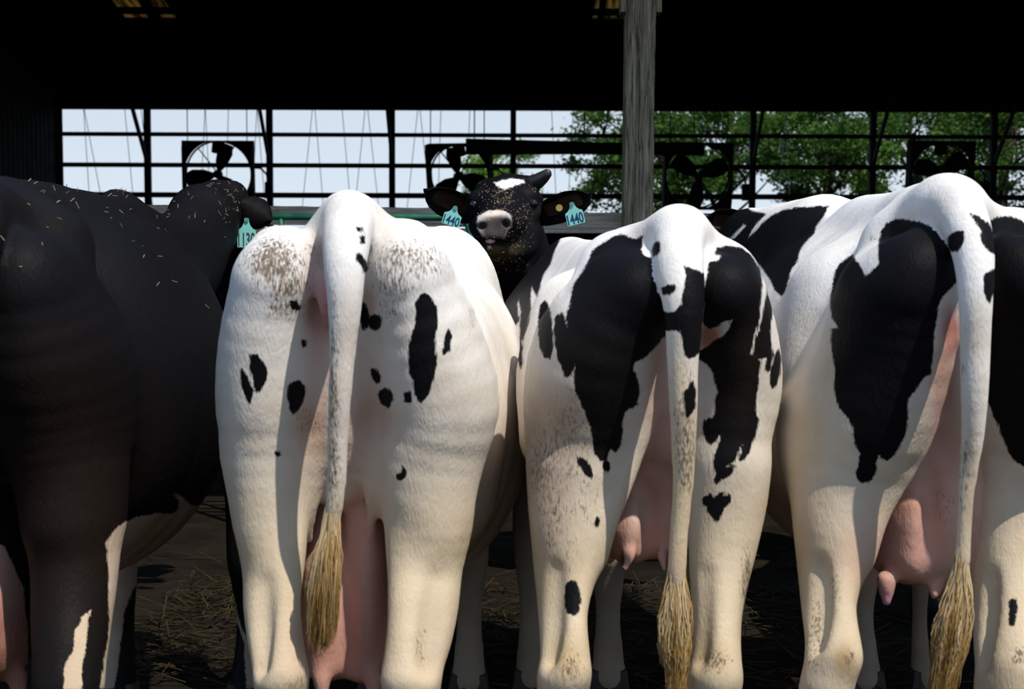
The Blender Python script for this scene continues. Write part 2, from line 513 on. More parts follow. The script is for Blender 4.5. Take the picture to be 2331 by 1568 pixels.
def plank(name, a, b_, hpx, d, mat, label, thick=.045):
    A = P(a[0], a[1], d); B = P(b_[0], b_[1], d)
    h = hpx * d / FPX
    m = MB(); n = 24; v = []; f = []
    for i in range(n):
        t = i / (n - 1); q = A + (B - A) * t
        e = random.uniform(-.002, .002); e2 = random.uniform(-.002, .002)
        v += [(q[0], d, q[2] - h + e2), (q[0], d, q[2] + e - .004), (q[0], d + .005, q[2] + e), (q[0], d + thick, q[2]), (q[0], d + thick, q[2] - h)]
    for i in range(n - 1):
        for k in range(5):
            f.append((i * 5 + k, (i + 1) * 5 + k, (i + 1) * 5 + (k + 1) % 5, i * 5 + (k + 1) % 5))
    f.append((0, 1, 2, 3, 4)); f.append(tuple(range((n - 1) * 5, n * 5))[::-1])
    m.add(v, f)
    return tag(m.build(name, mat), label, 'rail')


plank('fence_rail', (310, 466), (1090, 474), 42, PD + .15, M_RAIL, 'weathered plank rail above the green pipe, left of the timber post')
plank('fence_rail', (1093, 482), (2500, 492), 46, PD + .15, M_RAIL, 'weathered plank rail running right past the timber post')
plank('fence_rail', (310, 516), (1090, 520), 40, PD + .16, M_RAIL, 'lower shaded plank rail below the green pipe')
gp = empty('pipe_gate', (float(P(800, 495, PD - .2)[0]), PD - .2, 0), 'green painted pipe gate behind the white cow', 'gate')
m = MB()
pts = [P(560, 493, PD - .2), P(1035, 495, PD - .2), P(1052, 499, PD - .2), P(1064, 510, PD - .2), P(1070, 528, PD - .2), P(1072, 600, PD - .2), P(1072, 1000, PD - .2)]
m.tube(pts, .0165, 10); m.build('top_tube', M_GREEN, gp, True)
for py in (600, 700, 800, 900):
    m = MB(); m.tube([P(560, py, PD - .2), P(1072, py, PD - .2)], .014, 8); m.build('cross_tube', M_GREEN, gp, True)
m = MB(); m.tube([P(640, 493, PD - .2), P(640, 1150, PD - .2)], .014, 8); m.build('upright_tube', M_GREEN, gp, True)
m = MB(); m.tube([P(560, 493, PD - .2), P(560, 1180, PD - .2)], .0165, 8); m.build('upright_tube', M_GREEN, gp, True)
m = MB(); m.tube([P(1072, 1000, PD - .2), P(1072, 1185, PD - .2)], .0165, 8); m.build('upright_tube', M_GREEN, gp, True)

# ------------------------------------------------------------------ barn fans


def fan(cx, top, bot, left, right, d, label, tilt=0.0, yaw=0.0, blade0=20, hole=.47, topy=None):
    c = P((left + right) / 2, (top + bot) / 2, d)
    w = (right - left) * d / FPX; h = (bot - top) * d / FPX
    root = empty('barn_fan', tuple(c), label, 'fan', 'barn fans hanging in the opening')
    M = Matrix.Translation(Vector(c)) @ Matrix.Rotation(yaw, 4, 'Z') @ Matrix.Rotation(tilt, 4, 'X')
    n = 48; r = hole * w
    inn = []; out = []
    for i in range(n):
        a = 2 * math.pi * i / n
        ca, sa = math.cos(a), math.sin(a)
        k = min(w / 2 / max(abs(ca), 1e-6), h / 2 / max(abs(sa), 1e-6))
        inn.append((r * ca, r * sa)); out.append((k * ca, k * sa))
    v = []; f = []
    for y in (-.02, .02):
        v += [M @ Vector((x, y, z)) for x, z in inn] + [M @ Vector((x, y, z)) for x, z in out]
    for i in range(n):
        j = (i + 1) % n
        f += [(i, n + i, n + j, j), (2 * n + j, 3 * n + j, 3 * n + i, 2 * n + i), (j, 2 * n + j, 2 * n + i, i), (n + i, 3 * n + i, 3 * n + j, n + j)]
    m = MB(); m.add(v, f)
    # shallow box flange around the panel
    for (x0, x1, z0, z1) in ((-w / 2, w / 2, h / 2 - .03, h / 2), (-w / 2, w / 2, -h / 2, -h / 2 + .03), (-w / 2, -w / 2 + .03, -h / 2, h / 2), (w / 2 - .03, w / 2, -h / 2, h / 2)):
        q = MB(); q.box((x0, 0, z0), (x1, .22, z1)); m.add([M @ Vector(p) for p in q.v], q.f)
    m.build('housing', M_FAN, root)
    m = MB()
    ring = [M @ Vector((r * .985 * math.cos(2 * math.pi * i / n), .12, r * .985 * math.sin(2 * math.pi * i / n))) for i in range(n + 1)]
    m.tube(ring, .016, 6, False); m.build('guard_ring', M_FAN, root)
    for k in range(3):
        a = math.radians(blade0 + 120 * k)
        q = MB()
        vv = []
        for t, wd, tw in ((.1, .06, .5), (.35, .17, .42), (.7, .21, .32), (.95, .14, .25)):
            for s_ in (-1, 1):
                vv.append(Vector((t * r, s_ * wd * math.sin(tw), s_ * wd * math.cos(tw) * .75)))
        vv2 = [p + Vector((0, .008, 0)) for p in vv]
        fa = [(0, 2, 3, 1), (2, 4, 5, 3), (4, 6, 7, 5)]
        fb = [tuple(i + 8 for i in x)[::-1] for x in fa]
        q.add(vv + vv2, fa + fb + [(0, 1, 9, 8), (6, 14, 15, 7), (0, 8, 10, 2), (2, 10, 12, 4), (4, 12, 14, 6), (1, 3, 11, 9), (3, 5, 13, 11), (5, 7, 15, 13)])
        RM = M @ Matrix.Rotation(-a, 4, 'Y')
        m = MB(); m.add([RM @ p for p in (Vector(x) for x in q.v)], q.f); m.build('blade', M_FAN, root)
    m = MB(); m.tube([M @ Vector((0, -.06, 0)), M @ Vector((0, .12, 0))], .07, 12); m.build('hub', M_FAN, root)
    m = MB(); m.tube([M @ Vector((0, .12, r * .62)), M @ Vector((0, .12, r * .66)), M @ Vector((0, .12, r * .98))], [.07, .12, .1], 12); m.build('motor', M_FAN, root)
    for a in (60, 128, 250, 305):
        ar = math.radians(a)
        m = MB(); m.tube([M @ Vector((.05 * math.cos(ar), .1, .05 * math.sin(ar))), M @ Vector((r * math.cos(ar), .12, r * math.sin(ar)))], .012, 6); m.build('strut', M_FAN, root)
    # cable looping to the post on the right
    m = MB()
    pts = [M @ Vector((w / 2, .1, h * .1)), M @ Vector((w / 2 + .12, .1, h * .09)), M @ Vector((w / 2 + .22, .1, 0)), M @ Vector((w / 2 + .25, .1, -h * .14)), M @ Vector((w / 2 + .25, .1, -h * .22))]
    m.tube(pts, .018, 6)
    m.build('cable', M_FAN, root)
    m = MB(); e = M @ Vector((w / 2 + .25, .1, -h * .22)); m.box((e[0] - .06, e[1] - .05, e[2] - .16), (e[0] + .06, e[1] + .05, e[2] + .12)); m.build('switch_box', M_FAN, root)
    # hanger rods up to the roof
    for sx in (-1, 1):
        p0 = M @ Vector((sx * w * .42, .05, h / 2)); m = MB(); m.tube([p0, (p0[0], p0[1], roof_z(p0[1]) + .02)], .009, 5); m.build('hanger', M_FAN, root)
    return root


fan(0, 321, 472, 415, 575, 24.5, 'black square barn fan above the head of the black cow', 0.06, 0.0, 190)
fan(0, 330, 474, 968, 1118, 23.5, 'tilted black barn fan behind the left ear of the facing cow', 0.2, -.25, 100)
fan(0, 326, 477, 1512, 1668, 24.0, 'black barn fan just right of the timber post', 0.10, 0.05, 265)
fan(0, 322, 472, 2070, 2218, 24.0, 'black barn fan above the rump of the rightmost cow', 0.10, 0.05, 40)
du = empty('hanging_duct', tuple(P(1320, 335, 22)), 'long black duct hanging level across the barn opening', 'duct')
for (x0, y0, x1, y1, b0, b1) in ((1060, 315, 1330, 322, 349, 348), (1330, 324, 1595, 323, 348, 351)):
    a0, a1, c0, c1 = P(x0, y0, 22), P(x1, y1, 22), P(x0, b0, 22), P(x1, b1, 22)
    m = MB(); v = [a0, a1, c1, c0]; v2 = [p + np.array((0, .35, 0)) for p in v]
    m.add(v + v2, [(3, 2, 1, 0), (4, 5, 6, 7), (0, 1, 5, 4), (1, 2, 6, 5), (2, 3, 7, 6), (3, 0, 4, 7)])
    m.build('duct_section', M_FAN, du)
for px in (1080, 1330, 1580):
    p = P(px, 320, 22.15); m = MB(); m.tube([p, (p[0], p[1], roof_z(p[1]) + .02)], .01, 5); m.build('hanger', M_FAN, du)

# small bird on the girt
bp_ = P(1376, 304, WD + .02)
bird = empty('bird', (bp_[0], bp_[1], wz(308) + 4.5 / WPX), 'tiny dark bird perched on the girt left of the timber post', 'bird')
m = MB()
x, y, z = bird.location
m.tube([(x - .055, y, z - .03), (x - .03, y, z + .02), (x - .005, y, z + .07), (x + .012, y, z + .115), (x + .02, y, z + .14), (x + .026, y, z + .165)], [.007, .018, .036, .032, .024, .012], 8)
m.build('body', M_BIRD, bird, True)
m = MB(); m.tube([(x + .03, y, z + .15), (x + .055, y, z + .147)], [.008, .001], 6); m.build('beak', M_BIRD, bird)

# ------------------------------------------------------------------ trees beyond the barn


def tree(px, d, top_py, rad, label, mat, nclump, seed, bottom=None, leaf=.085, perc=300, dens=1.0):
    rg = np.random.default_rng(seed)
    base = P(px, 500, d); bx, by = base[0], d
    topz = P(px, top_py, d)[2]
    root = empty('tree', (bx, by, 0), label, 'tree', 'trees beyond the barn')
    zb = bottom
    cz = (topz + zb) / 2; hz = (topz - zb) / 2
    tr = MB()
    trunk_top = zb + (topz - zb) * .75
    pts = [(bx + .25 * math.sin(i * 1.3 + seed), by, trunk_top * i / 6) for i in range(7)]
    tr.tube(pts, [.26, .22, .2, .17, .14, .1, .05], 8)
    ends = []
    for i in range(nclump):
        while True:
            u = rg.uniform(-1, 1, 3)
            q = np.linalg.norm(u)
            if .35 < q < 1: break
        c = np.array((bx + u[0] * rad, by + u[1] * rad * .9, cz + u[2] * hz))
        ends.append(c)
        if i % 3 == 0:
            t = rg.uniform(.35, 1); k = pts[int(t * 6) if t < 1 else 6]
            mid = (np.array(k) + c) / 2 + rg.normal(0, .15, 3)
            tr.tube([k, mid, c], [.07, .04, .012], 5)
    tr.build('trunk', M_BARK, root, True, 'base')
    V = []; S = []
    for c in ends:
        n = int(perc * rg.uniform(.6, 1.3))
        cr = rg.uniform(.3, .62) * dens
        pos = c + rg.normal(0, 1, (n, 3)) * cr * np.array((.62, .62, .4))
        L = leaf * rg.uniform(.6, 1.4, (n, 1))
        a = rg.normal(0, 1, (n, 3)); a /= np.linalg.norm(a, axis=1, keepdims=True)
        a[:, 2] = a[:, 2] * .6 - .25
        b2 = np.cross(a, rg.normal(0, 1, (n, 3))); b2 /= np.linalg.norm(b2, axis=1, keepdims=True)
        V.append(np.stack((pos - a * L, pos + b2 * L * .45, pos + a * L, pos - b2 * L * .45), 1).reshape(-1, 3))
        S.append(np.repeat(np.clip(rg.uniform(0, .4, n) + rg.uniform(0, .6), 0, 1), 4))
    V = np.concatenate(V); S = np.concatenate(S)
    F = np.arange(len(V)).reshape(-1, 4)
    o = place('foliage', V, F, mat, root)
    at = o.data.attributes.new('shade', 'FLOAT', 'POINT'); at.data.foreach_set('value', S)
    o['kind'] = 'stuff'
    return root


tree(1470, 46, 205, 2.55, 'dark green tree standing behind the timber post', LEAF_D, 62, 1, 2.3)
tree(1660, 52, 180, 2.9, 'dense dark green tree behind the fan right of the post', LEAF_D, 62, 2, 3.4)
tree(1870, 47, 190, 2.7, 'dark green tree above the withers of the rightmost cow', LEAF_D, 62, 3, 2.8)
tree(2080, 50, 170, 3.0, 'dark green tree above the rump of the rightmost cow', LEAF_D, 62, 4, 2.7)
tree(2290, 46, 170, 2.7, 'dark green tree at the right end of the barn opening', LEAF_D, 62, 7, 2.4)
tree(1140, 62, 318, 1.75, 'small bright green tree behind the head of the facing cow', LEAF_L, 46, 6, 1.5, .085)

# ------------------------------------------------------------------ cows: implicit surfaces


def C(*pts, s=(1, 1, 1), k=.05, g='body', w=False):
    """chain of round cones; points are (px, py, distance, radius in px), or metres when w"""
    q = []
    for p in pts:
        if w: q.append((np.array(p[:3], float), float(p[3])))
        else: q.append((P(p[0], p[1], p[2]), p[3] * p[2] / FPX))
    if len(q) == 1: q = q * 2
    if len(q) > 2:                       # smooth the chain through its points
        A = np.array([np.append(c, r) for c, r in q])
        E = np.concatenate((2 * A[:1] - A[1:2], A, 2 * A[-1:] - A[-2:-1]))
        out = []
        for i in range(len(A) - 1):
            p0, p1, p2, p3 = E[i:i + 4]
            for t in (0, 1 / 3, 2 / 3):
                out.append(.5 * (2 * p1 + (p2 - p0) * t + (2 * p0 - 5 * p1 + 4 * p2 - p3) * t * t + (3 * p1 - p0 - 3 * p2 + p3) * t ** 3))
        out.append(A[-1])
        q = [(o[:3], max(o[3], .002)) for o in out]
    return [dict(segs=[(q[i][0], q[i][1], q[i + 1][0], q[i + 1][1]) for i in range(len(q) - 1)], s=np.array(s, float), k=k, g=g)]


def sd_seg(X, Y, Z, sg, s):
    a = sg[0] / s; b = sg[2] / s
    qx = X / s[0] - a[0]; qy = Y / s[1] - a[1]; qz = Z / s[2] - a[2]
    ba = b - a; L = ba @ ba
    if L > 1e-9:
        t = np.clip((qx * ba[0] + qy * ba[1] + qz * ba[2]) / L, 0, 1)
        dd = np.sqrt((qx - t * ba[0]) ** 2 + (qy - t * ba[1]) ** 2 + (qz - t * ba[2]) ** 2) - (sg[1] + t * (sg[3] - sg[1]))
    else:
        dd = np.sqrt(qx ** 2 + qy ** 2 + qz ** 2) - sg[1]
    return dd * min(1.0, s.min())


def sd_prim(X, Y, Z, p):
    out = None
    for sg in p['segs']:
        dd = sd_seg(X, Y, Z, sg, p['s'])
        out = dd if out is None else np.minimum(out, dd)
    return out


def smin(a, b, k):
    h = np.maximum(k - np.abs(a - b), 0) / k
    return np.minimum(a, b) - h * h * k * .25


def field(prims, ax):
    X, Y, Z = ax
    G = {}
    shape = (len(X), len(Y), len(Z))
    order = []
    for p in prims:
        if p['g'] not in G:
            G[p['g']] = np.full(shape, 1.0, np.float32); order.append(p['g'])
        F = G[p['g']]
        mg = p['k'] + .035
        box = []
        for sg in p['segs']:
            rm = max(sg[1], sg[3]) * p['s'] + mg * np.maximum(p['s'], 1)
            lo = np.minimum(sg[0], sg[2]) - rm; hi = np.maximum(sg[0], sg[2]) + rm
            box.append([np.searchsorted(a, (l, h)) for a, l, h in zip((X, Y, Z), lo, hi)])
        box = np.array(box)
        (i0, j0, k0), (i1, j1, k1) = box[:, :, 0].min(0), box[:, :, 1].max(0)
        if i1 <= i0 or j1 <= j0 or k1 <= k0: continue
        T = np.full((i1 - i0, j1 - j0, k1 - k0), 1.0, np.float32)
        for sg, b in zip(p['segs'], box):
            (a0, a1), (b0, b1), (c0, c1) = b
            if a1 <= a0 or b1 <= b0 or c1 <= c0: continue
            dd = sd_seg(X[a0:a1, None, None], Y[None, b0:b1, None], Z[None, None, c0:c1], sg, p['s']).astype(np.float32)
            v = T[a0 - i0:a1 - i0, b0 - j0:b1 - j0, c0 - k0:c1 - k0]
            np.minimum(v, dd, out=v)
        V = F[i0:i1, j0:j1, k0:k1]
        F[i0:i1, j0:j1, k0:k1] = smin(V, T, p['k'])
    return G


JOIN = {'udder': .014, 'tail': .016, 'leg': .03, 'teat': .014}


def combine(G):
    F = G['body']
    for n in ('leg', 'udder', 'teat', 'tail'):
        if n in G: F = smin(F, G[n], JOIN[n])
    if 'groove' in G:
        F = -smin(-F, G['groove'], .035)
    if 'cut' in G:       # smooth subtraction
        F = -smin(-F, G['cut'], .012)
    return F


def nets(F, ax):
    X, Y, Z = [a.astype(np.float32) for a in ax]
    S = F < 0
    nx, ny, nz = F.shape
    c = np.zeros((nx - 1, ny - 1, nz - 1), np.int8)
    for i in (0, 1):
        for j in (0, 1):
            for k in (0, 1):
                c += S[i:nx - 1 + i, j:ny - 1 + j, k:nz - 1 + k]
    I, J, K = np.nonzero((c > 0) & (c < 8))
    n = len(I)
    idm = np.full(c.shape, -1, np.int32); idm[I, J, K] = np.arange(n)
    acc = np.zeros((n, 3), np.float64); cnt = np.zeros(n)
    for axis in range(3):
        for u in (0, 1):
            for v in (0, 1):
                o = [0, 0, 0]; e = [0, 0, 0]
                oth = [a for a in range(3) if a != axis]
                o[oth[0]] = u; o[oth[1]] = v
                e = list(o); e[axis] = 1
                A = (I + o[0], J + o[1], K + o[2]); B = (I + e[0], J + e[1], K + e[2])
                fa = F[A]; fb = F[B]
                ms = (fa < 0) != (fb < 0)
                t = np.where(ms, fa / np.where(ms, fa - fb, 1), 0)
                pa = np.stack((X[A[0]], Y[A[1]], Z[A[2]]), 1); pb = np.stack((X[B[0]], Y[B[1]], Z[B[2]]), 1)
                acc += np.where(ms[:, None], pa + (pb - pa) * t[:, None], 0); cnt += ms
    V = acc / cnt[:, None]
    faces = []
    for axis in range(3):
        oth = [(axis + 1) % 3, (axis + 2) % 3]
        sl0 = [slice(None)] * 3; sl1 = [slice(None)] * 3
        sl0[axis] = slice(0, -1); sl1[axis] = slice(1, None)
        for a in oth:
            sl0[a] = slice(1, -1); sl1[a] = slice(1, -1)
        s0 = S[tuple(sl0)]; s1 = S[tuple(sl1)]
        E = np.array(np.nonzero(s0 != s1))
        flip = s0[tuple(E)]
        base = E.copy()           # cell index with the two other axes offset by one
        q = []
        for du_, dv_ in ((0, 0), (1, 0), (1, 1), (0, 1)):
            cc = base.copy()
            cc[oth[0]] += du_; cc[oth[1]] += dv_
            q.append(idm[tuple(cc)])
        q = np.stack(q, 1)
        q[~flip] = q[~flip][:, ::-1]
        faces.append(q)
    Fc = np.concatenate(faces)
    Fc = Fc[(Fc >= 0).all(1)]
    # light smoothing
    E = np.concatenate((Fc[:, [0, 1]], Fc[:, [1, 2]], Fc[:, [2, 3]], Fc[:, [3, 0]]))
    deg = np.bincount(E[:, 0], minlength=n) + np.bincount(E[:, 1], minlength=n)
    for lam in (.6, -.42) * 9:
        sm = np.zeros_like(V)
        for a in range(3):
            sm[:, a] = np.bincount(E[:, 0], V[E[:, 1], a], n) + np.bincount(E[:, 1], V[E[:, 0], a], n)
        V = V + lam * (sm / np.maximum(deg, 1)[:, None] - V)
    return V, Fc


def axis_of(segs):
    """segments (start, end, step) -> grid coordinates"""
    out = []
    for a, b, st in segs:
        n = max(1, int(round((b - a) / st)))
        out.append(np.linspace(a, b, n, endpoint=False))
    out.append(np.array([segs[-1][1]]))
    return np.concatenate(out)


def poly_sd(pts, poly):
    """signed distance in px, positive inside"""
    pl = np.asarray(poly, float)
    out = np.full(len(pts), -60.0)
    lo = pl.min(0) - 40; hi = pl.max(0) + 40
    ii = np.nonzero(((pts >= lo) & (pts <= hi)).all(1))[0]
    if len(ii) == 0: return out
    p = pts[ii]
    best = np.full(len(p), 1e9); ins = np.zeros(len(p), bool)
    for i in range(len(pl)):
        a = pl[i]; b = pl[(i + 1) % len(pl)]
        ab = b - a; ap = p - a
        t = np.clip((ap @ ab) / (ab @ ab + 1e-9), 0, 1)
        dd = ((ap - t[:, None] * ab) ** 2).sum(1)
        best = np.minimum(best, dd)
        cond = (a[1] > p[:, 1]) != (b[1] > p[:, 1])
        xi = (b[0] - a[0]) * (p[:, 1] - a[1]) / (b[1] - a[1] + 1e-9) + a[0]
        ins ^= cond & (p[:, 0] < xi)
    out[ii] = np.where(ins, 1, -1) * np.minimum(np.sqrt(best), 60)
    return out


def Zm(ox, oy, s, pts): return [(ox + x / s, oy + y / s) for x, y in pts]


def Z3(pts): return Zm(450, 400, 2.61375, pts)
def Z4(pts): return Zm(450, 968, 2.61375, pts)
def Z5(pts): return Zm(1100, 400, 2.6133, pts)
def Z6(pts): return Zm(1100, 968, 2.6133, pts)
def Z7(pts): return Zm(1580, 380, 2.5286, pts)
def Z8(pts): return Zm(1580, 968, 2.6138, pts)
def Z2(pts): return Zm(0, 980, 2.6667, pts)
def ZF(pts): return Zm(920, 360, 4.85625, pts)


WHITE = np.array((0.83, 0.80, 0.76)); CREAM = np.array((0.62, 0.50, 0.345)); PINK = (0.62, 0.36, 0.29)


def make_body(root, prims, axes, holes=(), tail_polys=(), body_polys=(), all_dark=False, dabs=(), dirt=(), darkdabs=(),
              dark=(0.0055, 0.005, 0.006), white=WHITE, cream=CREAM, light_polys=(), tail_dirt=0.0, cream_py=(600, 1250), front_y=9.0):
    G = field(prims, axes)
    V, Fc = nets(combine(G), axes)
    pp = proj(V)
    n = len(V)
    tp = [p for p in prims if p['g'] == 'tail']
    it = np.zeros(n, bool)
    if tp:
        dt = np.full(n, 9.0)
        for p in tp: dt = np.minimum(dt, sd_prim(V[:, 0], V[:, 1], V[:, 2], p))
        it = dt < .005
    up = [p for p in prims if p['g'] in ('udder', 'teat')]
    ud = np.zeros(n)
    if up:
        dt = np.full(n, 9.0)
        for p in up: dt = np.minimum(dt, sd_prim(V[:, 0], V[:, 1], V[:, 2], p))
        ud = np.clip(1 - (dt - .004) / .02, 0, 1)
    patch = np.full(n, 60.0 if all_dark else -60.0)
    for pl in body_polys:
        sdp = poly_sd(pp, pl)
        patch = np.where(it, patch, np.maximum(patch, sdp))
    for pl in light_polys:
        patch = np.where(it, patch, np.minimum(patch, -poly_sd(pp, pl)))
    for pl in tail_polys:
        patch = np.where(it, np.maximum(patch, poly_sd(pp, pl)), patch)
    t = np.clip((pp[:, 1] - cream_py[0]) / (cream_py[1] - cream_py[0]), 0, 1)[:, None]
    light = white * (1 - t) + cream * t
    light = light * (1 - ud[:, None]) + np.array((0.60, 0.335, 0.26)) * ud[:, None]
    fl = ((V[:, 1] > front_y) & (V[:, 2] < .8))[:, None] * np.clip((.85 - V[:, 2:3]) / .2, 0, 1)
    light = light * (1 - fl) + np.array((.30, .25, .19)) * fl        # shade on the forelegs, painted into the light coat colour
    darkc = np.tile(np.array(dark), (n, 1)).astype(float)
    drt = np.zeros(n)

    def wgt(d):
        return np.exp(-(((pp[:, 0] - d[0]) / d[2]) ** 2 + ((pp[:, 1] - d[1]) / d[3]) ** 2))
    for d in dabs:
        msk = it if (len(d) > 6 and d[6] == 't') else ~it
        if len(d) > 6 and d[6] == 'a': msk = np.ones(n, bool)
        w = (np.minimum(wgt(d) * d[5] * 1.4, d[5]) * msk)[:, None]
        light = light * (1 - w) + np.array(d[4]) * w
    for d in darkdabs:
        w = np.minimum(wgt(d) * d[5] * 1.4, d[5])[:, None]
        darkc = darkc * (1 - w) + np.array(d[4]) * w
    for d in dirt:
        msk = it if (len(d) > 5 and d[5] == 't') else ~it
        drt = np.maximum(drt, np.minimum(wgt(d) * 1.25, 1) * d[4] * msk)
    loc = np.array(root.location)
    me = bpy.data.meshes.new('body')
    me.vertices.add(n); me.vertices.foreach_set('co', (V - loc).astype(np.float32).ravel())
    nf = len(Fc)
    me.loops.add(nf * 4); me.loops.foreach_set('vertex_index', Fc.astype(np.int32).ravel())
    me.polygons.add(nf); me.polygons.foreach_set('loop_start', np.arange(0, nf * 4, 4, dtype=np.int32))
    me.polygons.foreach_set('use_smooth', np.ones(nf, bool))
    me.update(calc_edges=True)
    me.validate()
    a = me.attributes.new('patch', 'FLOAT', 'POINT'); a.data.foreach_set('value', patch.astype(np.float32))
    a = me.attributes.new('dirt', 'FLOAT', 'POINT'); a.data.foreach_set('value', drt.astype(np.float32))
    for nm, arr in (('light', light), ('dark', darkc)):
        a = me.attributes.new(nm, 'FLOAT_COLOR', 'POINT')
        a.data.foreach_set('color', np.concatenate((arr, np.ones((n, 1))), 1).astype(np.float32).ravel())
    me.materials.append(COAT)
    o = bpy.data.objects.new('body', me); COL.objects.link(o); o.parent = root
    return o


def switch(root, prof, n=150, seed=1, mat=HAIR, wav=.004, rad=.0016):
    """tail tuft: strands run down inside an envelope of (px, py, distance, half width px)"""
    rg = np.random.default_rng(seed)
    cs = np.array([P(a, b_, d) for a, b_, d, h in prof]); hs = np.array([h * d / FPX for a, b_, d, h in prof])
    m = MB(); sh = []
    T = len(prof) - 1
    for i in range(n):
        a_ = rg.uniform(0, 6.283); r = math.sqrt(rg.uniform(.1, 1)); u, v = r * math.cos(a_), r * math.sin(a_)
        t0 = rg.uniform(0, .45) * T; t1 = T * (1 - abs(rg.normal(0, .16)) - .12 * r)
        t1 = max(t1, t0 + .3 * T)
        ph, am, fr = rg.uniform(0, 6.28), rg.uniform(.2, 1.5) * wav, rg.uniform(1.6, 3.6)
        base_sh = rg.normal(0, .16)
        pts = []; K = 11; tt = []
        for k in range(K):
            t = t0 + (t1 - t0) * k / (K - 1)
            i0 = min(int(t), T - 1); fr_ = t - i0
            c = cs[i0] * (1 - fr_) + cs[i0 + 1] * fr_; h = hs[i0] * (1 - fr_) + hs[i0 + 1] * fr_
            g_ = min(1, .55 + .45 * k / 5)
            w = am * math.sin(ph + fr * t) * min(1, k / 3)
            pts.append((c[0] + u * h * g_ + w, c[1] + v * h * .75 * g_ + w * .5, c[2])); tt.append(t / T)
        rr = rad * rg.uniform(.7, 1.5)
        m.tube(pts, [rr * (1.0 if k < K - 4 else (K - k) / 5) for k in range(K)], 3, False)
        for t in tt: sh += [float(np.clip(.95 - .75 * t + base_sh + .1 * math.sin(9 * u + 7 * v), 0, 1))] * 3
    o = m.build('tail_switch', mat, root, True)
    a = o.data.attributes.new('shade', 'FLOAT', 'POINT'); a.data.foreach_set('value', sh)
    o['kind'] = 'stuff'
    return o


def front(y0, xm, zt, zb, hw, legs, legd, zsh=None, neck=None, head=None, mul=(.90, 1, .93, .78), shw=1.0):
    """barrel, withers, shoulders, front legs, neck and head in metres; xm(y) is the midline"""
    p = []
    hh = (zt - zb) / 2; zc = (zt + zb) / 2; sz = hh / hw
    p += C((xm(y0 + .62), y0 + .62, zc + .02, hw * mul[0]), (xm(y0 + .95), y0 + .95, zc - .01, hw * mul[1]), (xm(y0 + 1.3), y0 + 1.3, zc, hw * mul[2]), (xm(y0 + 1.55), y0 + 1.55, zc + .03, hw * mul[3]), s=(1, 1, sz), w=True, k=.06)
    p += C((xm(y0 + .35), y0 + .35, zt - .07, .075), (xm(y0 + .8), y0 + .8, zt - .07, .07), (xm(y0 + 1.3), y0 + 1.3, zt - .055, .06), (xm(y0 + 1.55), y0 + 1.55, zt - .045, .06), (xm(y0 + 1.72), y0 + 1.72, zt - .10, .07), w=True, k=.09)
    for s_ in (-1, 1):
        p += C((xm(y0 + 1.6) + s_ * hw * .42 * shw, y0 + 1.6, zt - .30, .10), (xm(y0 + 1.65) + s_ * hw * .55 * shw, y0 + 1.68, zt - .62, .13), s=(1, 1.2, 1), w=True, k=.07)
    for px in legs:
        x = P(px, 1400, legd)[0]
        p += C((x, legd + .02, .82, .10), (x, legd, .62, .068), (x, legd - .01, .44, .062), (x, legd, .39, .055), (x, legd + .02, .24, .040), (x, legd, .14, .046), (x, legd - .03, .05, .055), w=True, k=.03)
    if neck: p += C(*neck, s=(1, 1, 1.25), w=True, k=.08)
    if head: p += C(*head, w=True, k=.06)
    return p


def hind_low(px, py, d, r=52):
    """shank below the picture edge, down to the hoof"""
    x, y, z = P(px, py, d)
    return C((x, y, z, r * d / FPX), (x, y + .02, .46, .05), (x, y + .045, .36, .036), (x, y + .05, .22, .034), (x, y + .04, .15, .042), (x, y, .055, .056), w=True, k=.03, g='leg')


def std_axes(x0, x1, y0, y1, zt, rear=.70, st=.0072):
    return (axis_of([(x0, x1, st)]), axis_of([(y0 - .2, y0 + rear, st * 1.05), (y0 + rear, y1, .02)]), axis_of([(-.02, .5, .014), (.5, zt, st)]))


def hooves(root, spots):
    for (x, y) in spots:
        m = MB()
        for s_ in (-1, 1):
            ring = [(-.03, .05), (.03, .05), (.034, 0), (.026, -.06), (0, -.085), (-.026, -.06), (-.034, 0)]
            v = [(x + s_ * .033 + a * 1.0, y + b_ * -1 + 0, 0.0) for a, b_ in ring] + [(x + s_ * .028 + a * .8, y - b_ * .72, .075) for a, b_ in ring]
            k = len(ring)
            m.add(v, [tuple(range(k)), tuple(range(k, 2 * k))[::-1]] + [(i + k, (i + 1) % k + k, (i + 1) % k, i) for i in range(k)])
        m.build('hoof', M_HOOF, root)


